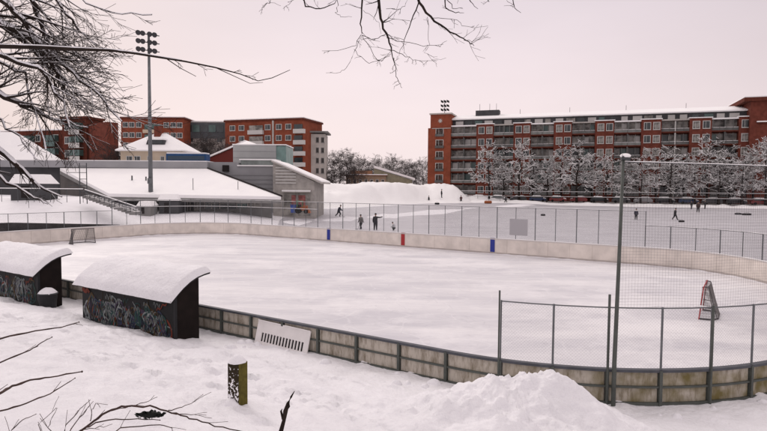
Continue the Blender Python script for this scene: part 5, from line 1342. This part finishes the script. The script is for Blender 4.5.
def bag(label, px, py, w, h, m_, cat='bag', name='sports_bag'):
    p = onz(px, py, .15); p.z = ground_z(p.x, p.y, False)+.03
    t = thing(name, label, cat, tuple(p), random.uniform(-.3, .3))
    h *= .75; w *= .85
    mesh('bag_body', lambda b: b.tube([(-w/2, 0, h*.5), (-w*.45, 0, h*.5), (w*.45, 0, h*.5), (w/2, 0, h*.5)], [h*.3, h*.5, h*.5, h*.3], 10), m_, t, smooth=True)
    mesh('strap', lambda b: b.tube([(-w*.3, 0, h), (-w*.15, 0, h*1.3), (w*.15, 0, h*1.3), (w*.3, 0, h)], .02, 5), m_, t)
bag('black sports bag lying on the ice right of a walking skater', 681.5, 221.5, 1.1, .35, BLK)
bag('black sports bag lying alone on the field behind the tall fence', 543, 215.5, .9, .4, BLK)
bag('black sports bag on the ice at far right, the left one of a pair', 738, 215.5, 1.3, .4, BLK)
bag('longer black sports bag on the ice at far right, the right one of a pair', 746.5, 216, 1.8, .45, BLK)
bag('small black sports bag at the field edge below the snow pile', 437, 207.3, 1.3, .6, BLK)
bag('orange sports bag at the far edge of the field', 488, 206.5, 2.2, 1.0, ORANGEM)

# ------------------------------------------------------------------ light
w = bpy.data.worlds.new('World'); scene.world = w; w.use_nodes = True; nt = w.node_tree; n = nt.nodes; bg = n['Background']
SUN_EL, SUN_AZ = R(32), R(-35)
sky = n.new('ShaderNodeTexSky'); sky.sky_type = 'NISHITA'; sky.sun_disc = False; sky.sun_elevation = SUN_EL; sky.sun_rotation = SUN_AZ; sky.air_density = 1.5; sky.dust_density = 4
tc = n.new('ShaderNodeTexCoord'); sp = n.new('ShaderNodeSeparateXYZ'); nt.links.new(tc.outputs['Generated'], sp.inputs[0])
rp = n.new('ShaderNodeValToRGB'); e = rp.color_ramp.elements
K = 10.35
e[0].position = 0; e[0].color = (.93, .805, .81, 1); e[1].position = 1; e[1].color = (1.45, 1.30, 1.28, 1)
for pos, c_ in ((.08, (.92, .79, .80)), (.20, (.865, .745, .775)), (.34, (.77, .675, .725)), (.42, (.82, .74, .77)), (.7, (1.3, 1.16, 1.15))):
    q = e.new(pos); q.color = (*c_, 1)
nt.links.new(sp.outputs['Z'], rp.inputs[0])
# sky colour broadly brighter straight ahead, dimmed towards the sides
dt = n.new('ShaderNodeVectorMath'); dt.operation = 'DOT_PRODUCT'; dt.inputs[1].default_value = (.06, .99, .08); nt.links.new(tc.outputs['Generated'], dt.inputs[0])
mr = n.new('ShaderNodeMapRange'); mr.inputs['From Min'].default_value = .72; mr.inputs['From Max'].default_value = 1; mr.inputs['To Min'].default_value = .80; mr.inputs['To Max'].default_value = 1.04
nt.links.new(dt.outputs['Value'], mr.inputs['Value'])
cl = n.new('ShaderNodeTexNoise'); cl.inputs['Scale'].default_value = 2.2; cl.inputs['Detail'].default_value = 4; mpp = n.new('ShaderNodeMapping'); mpp.inputs['Scale'].default_value = (1, 1, 3.5)
nt.links.new(tc.outputs['Generated'], mpp.inputs[0]); nt.links.new(mpp.outputs[0], cl.inputs['Vector'])
mc = n.new('ShaderNodeMapRange'); mc.inputs['From Min'].default_value = .3; mc.inputs['From Max'].default_value = .7; mc.inputs['To Min'].default_value = .965; mc.inputs['To Max'].default_value = 1.03
nt.links.new(cl.outputs['Fac'], mc.inputs['Value'])
mm = n.new('ShaderNodeMath'); mm.operation = 'MULTIPLY'; nt.links.new(mr.outputs[0], mm.inputs[0]); nt.links.new(mc.outputs[0], mm.inputs[1])
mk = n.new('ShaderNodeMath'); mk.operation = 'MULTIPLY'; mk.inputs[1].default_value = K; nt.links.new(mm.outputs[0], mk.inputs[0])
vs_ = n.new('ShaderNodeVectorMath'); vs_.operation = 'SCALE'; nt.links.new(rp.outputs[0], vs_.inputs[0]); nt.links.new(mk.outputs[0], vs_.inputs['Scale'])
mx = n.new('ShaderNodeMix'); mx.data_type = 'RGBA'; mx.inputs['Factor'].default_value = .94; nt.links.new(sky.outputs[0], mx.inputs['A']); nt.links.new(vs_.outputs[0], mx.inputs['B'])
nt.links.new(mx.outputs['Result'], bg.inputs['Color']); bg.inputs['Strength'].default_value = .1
sd = bpy.data.lights.new('sun', 'SUN'); sd.energy = .75; sd.angle = R(20); sd.color = (1, .93, .88); so = bpy.data.objects.new('sun', sd); C.objects.link(so)
dirv = Vector((math.sin(-SUN_AZ)*-1*math.cos(SUN_EL), math.cos(SUN_AZ)*math.cos(SUN_EL), math.sin(SUN_EL)))
so.rotation_euler = dirv.to_track_quat('Z', 'Y').to_euler()
scene.view_settings.view_transform = 'Standard'; scene.view_settings.look = 'None'; scene.view_settings.gamma = 1; scene.view_settings.exposure = 0
scene.view_settings.use_curve_mapping = False
scene.render.resolution_x, scene.render.resolution_y = 1024, 575
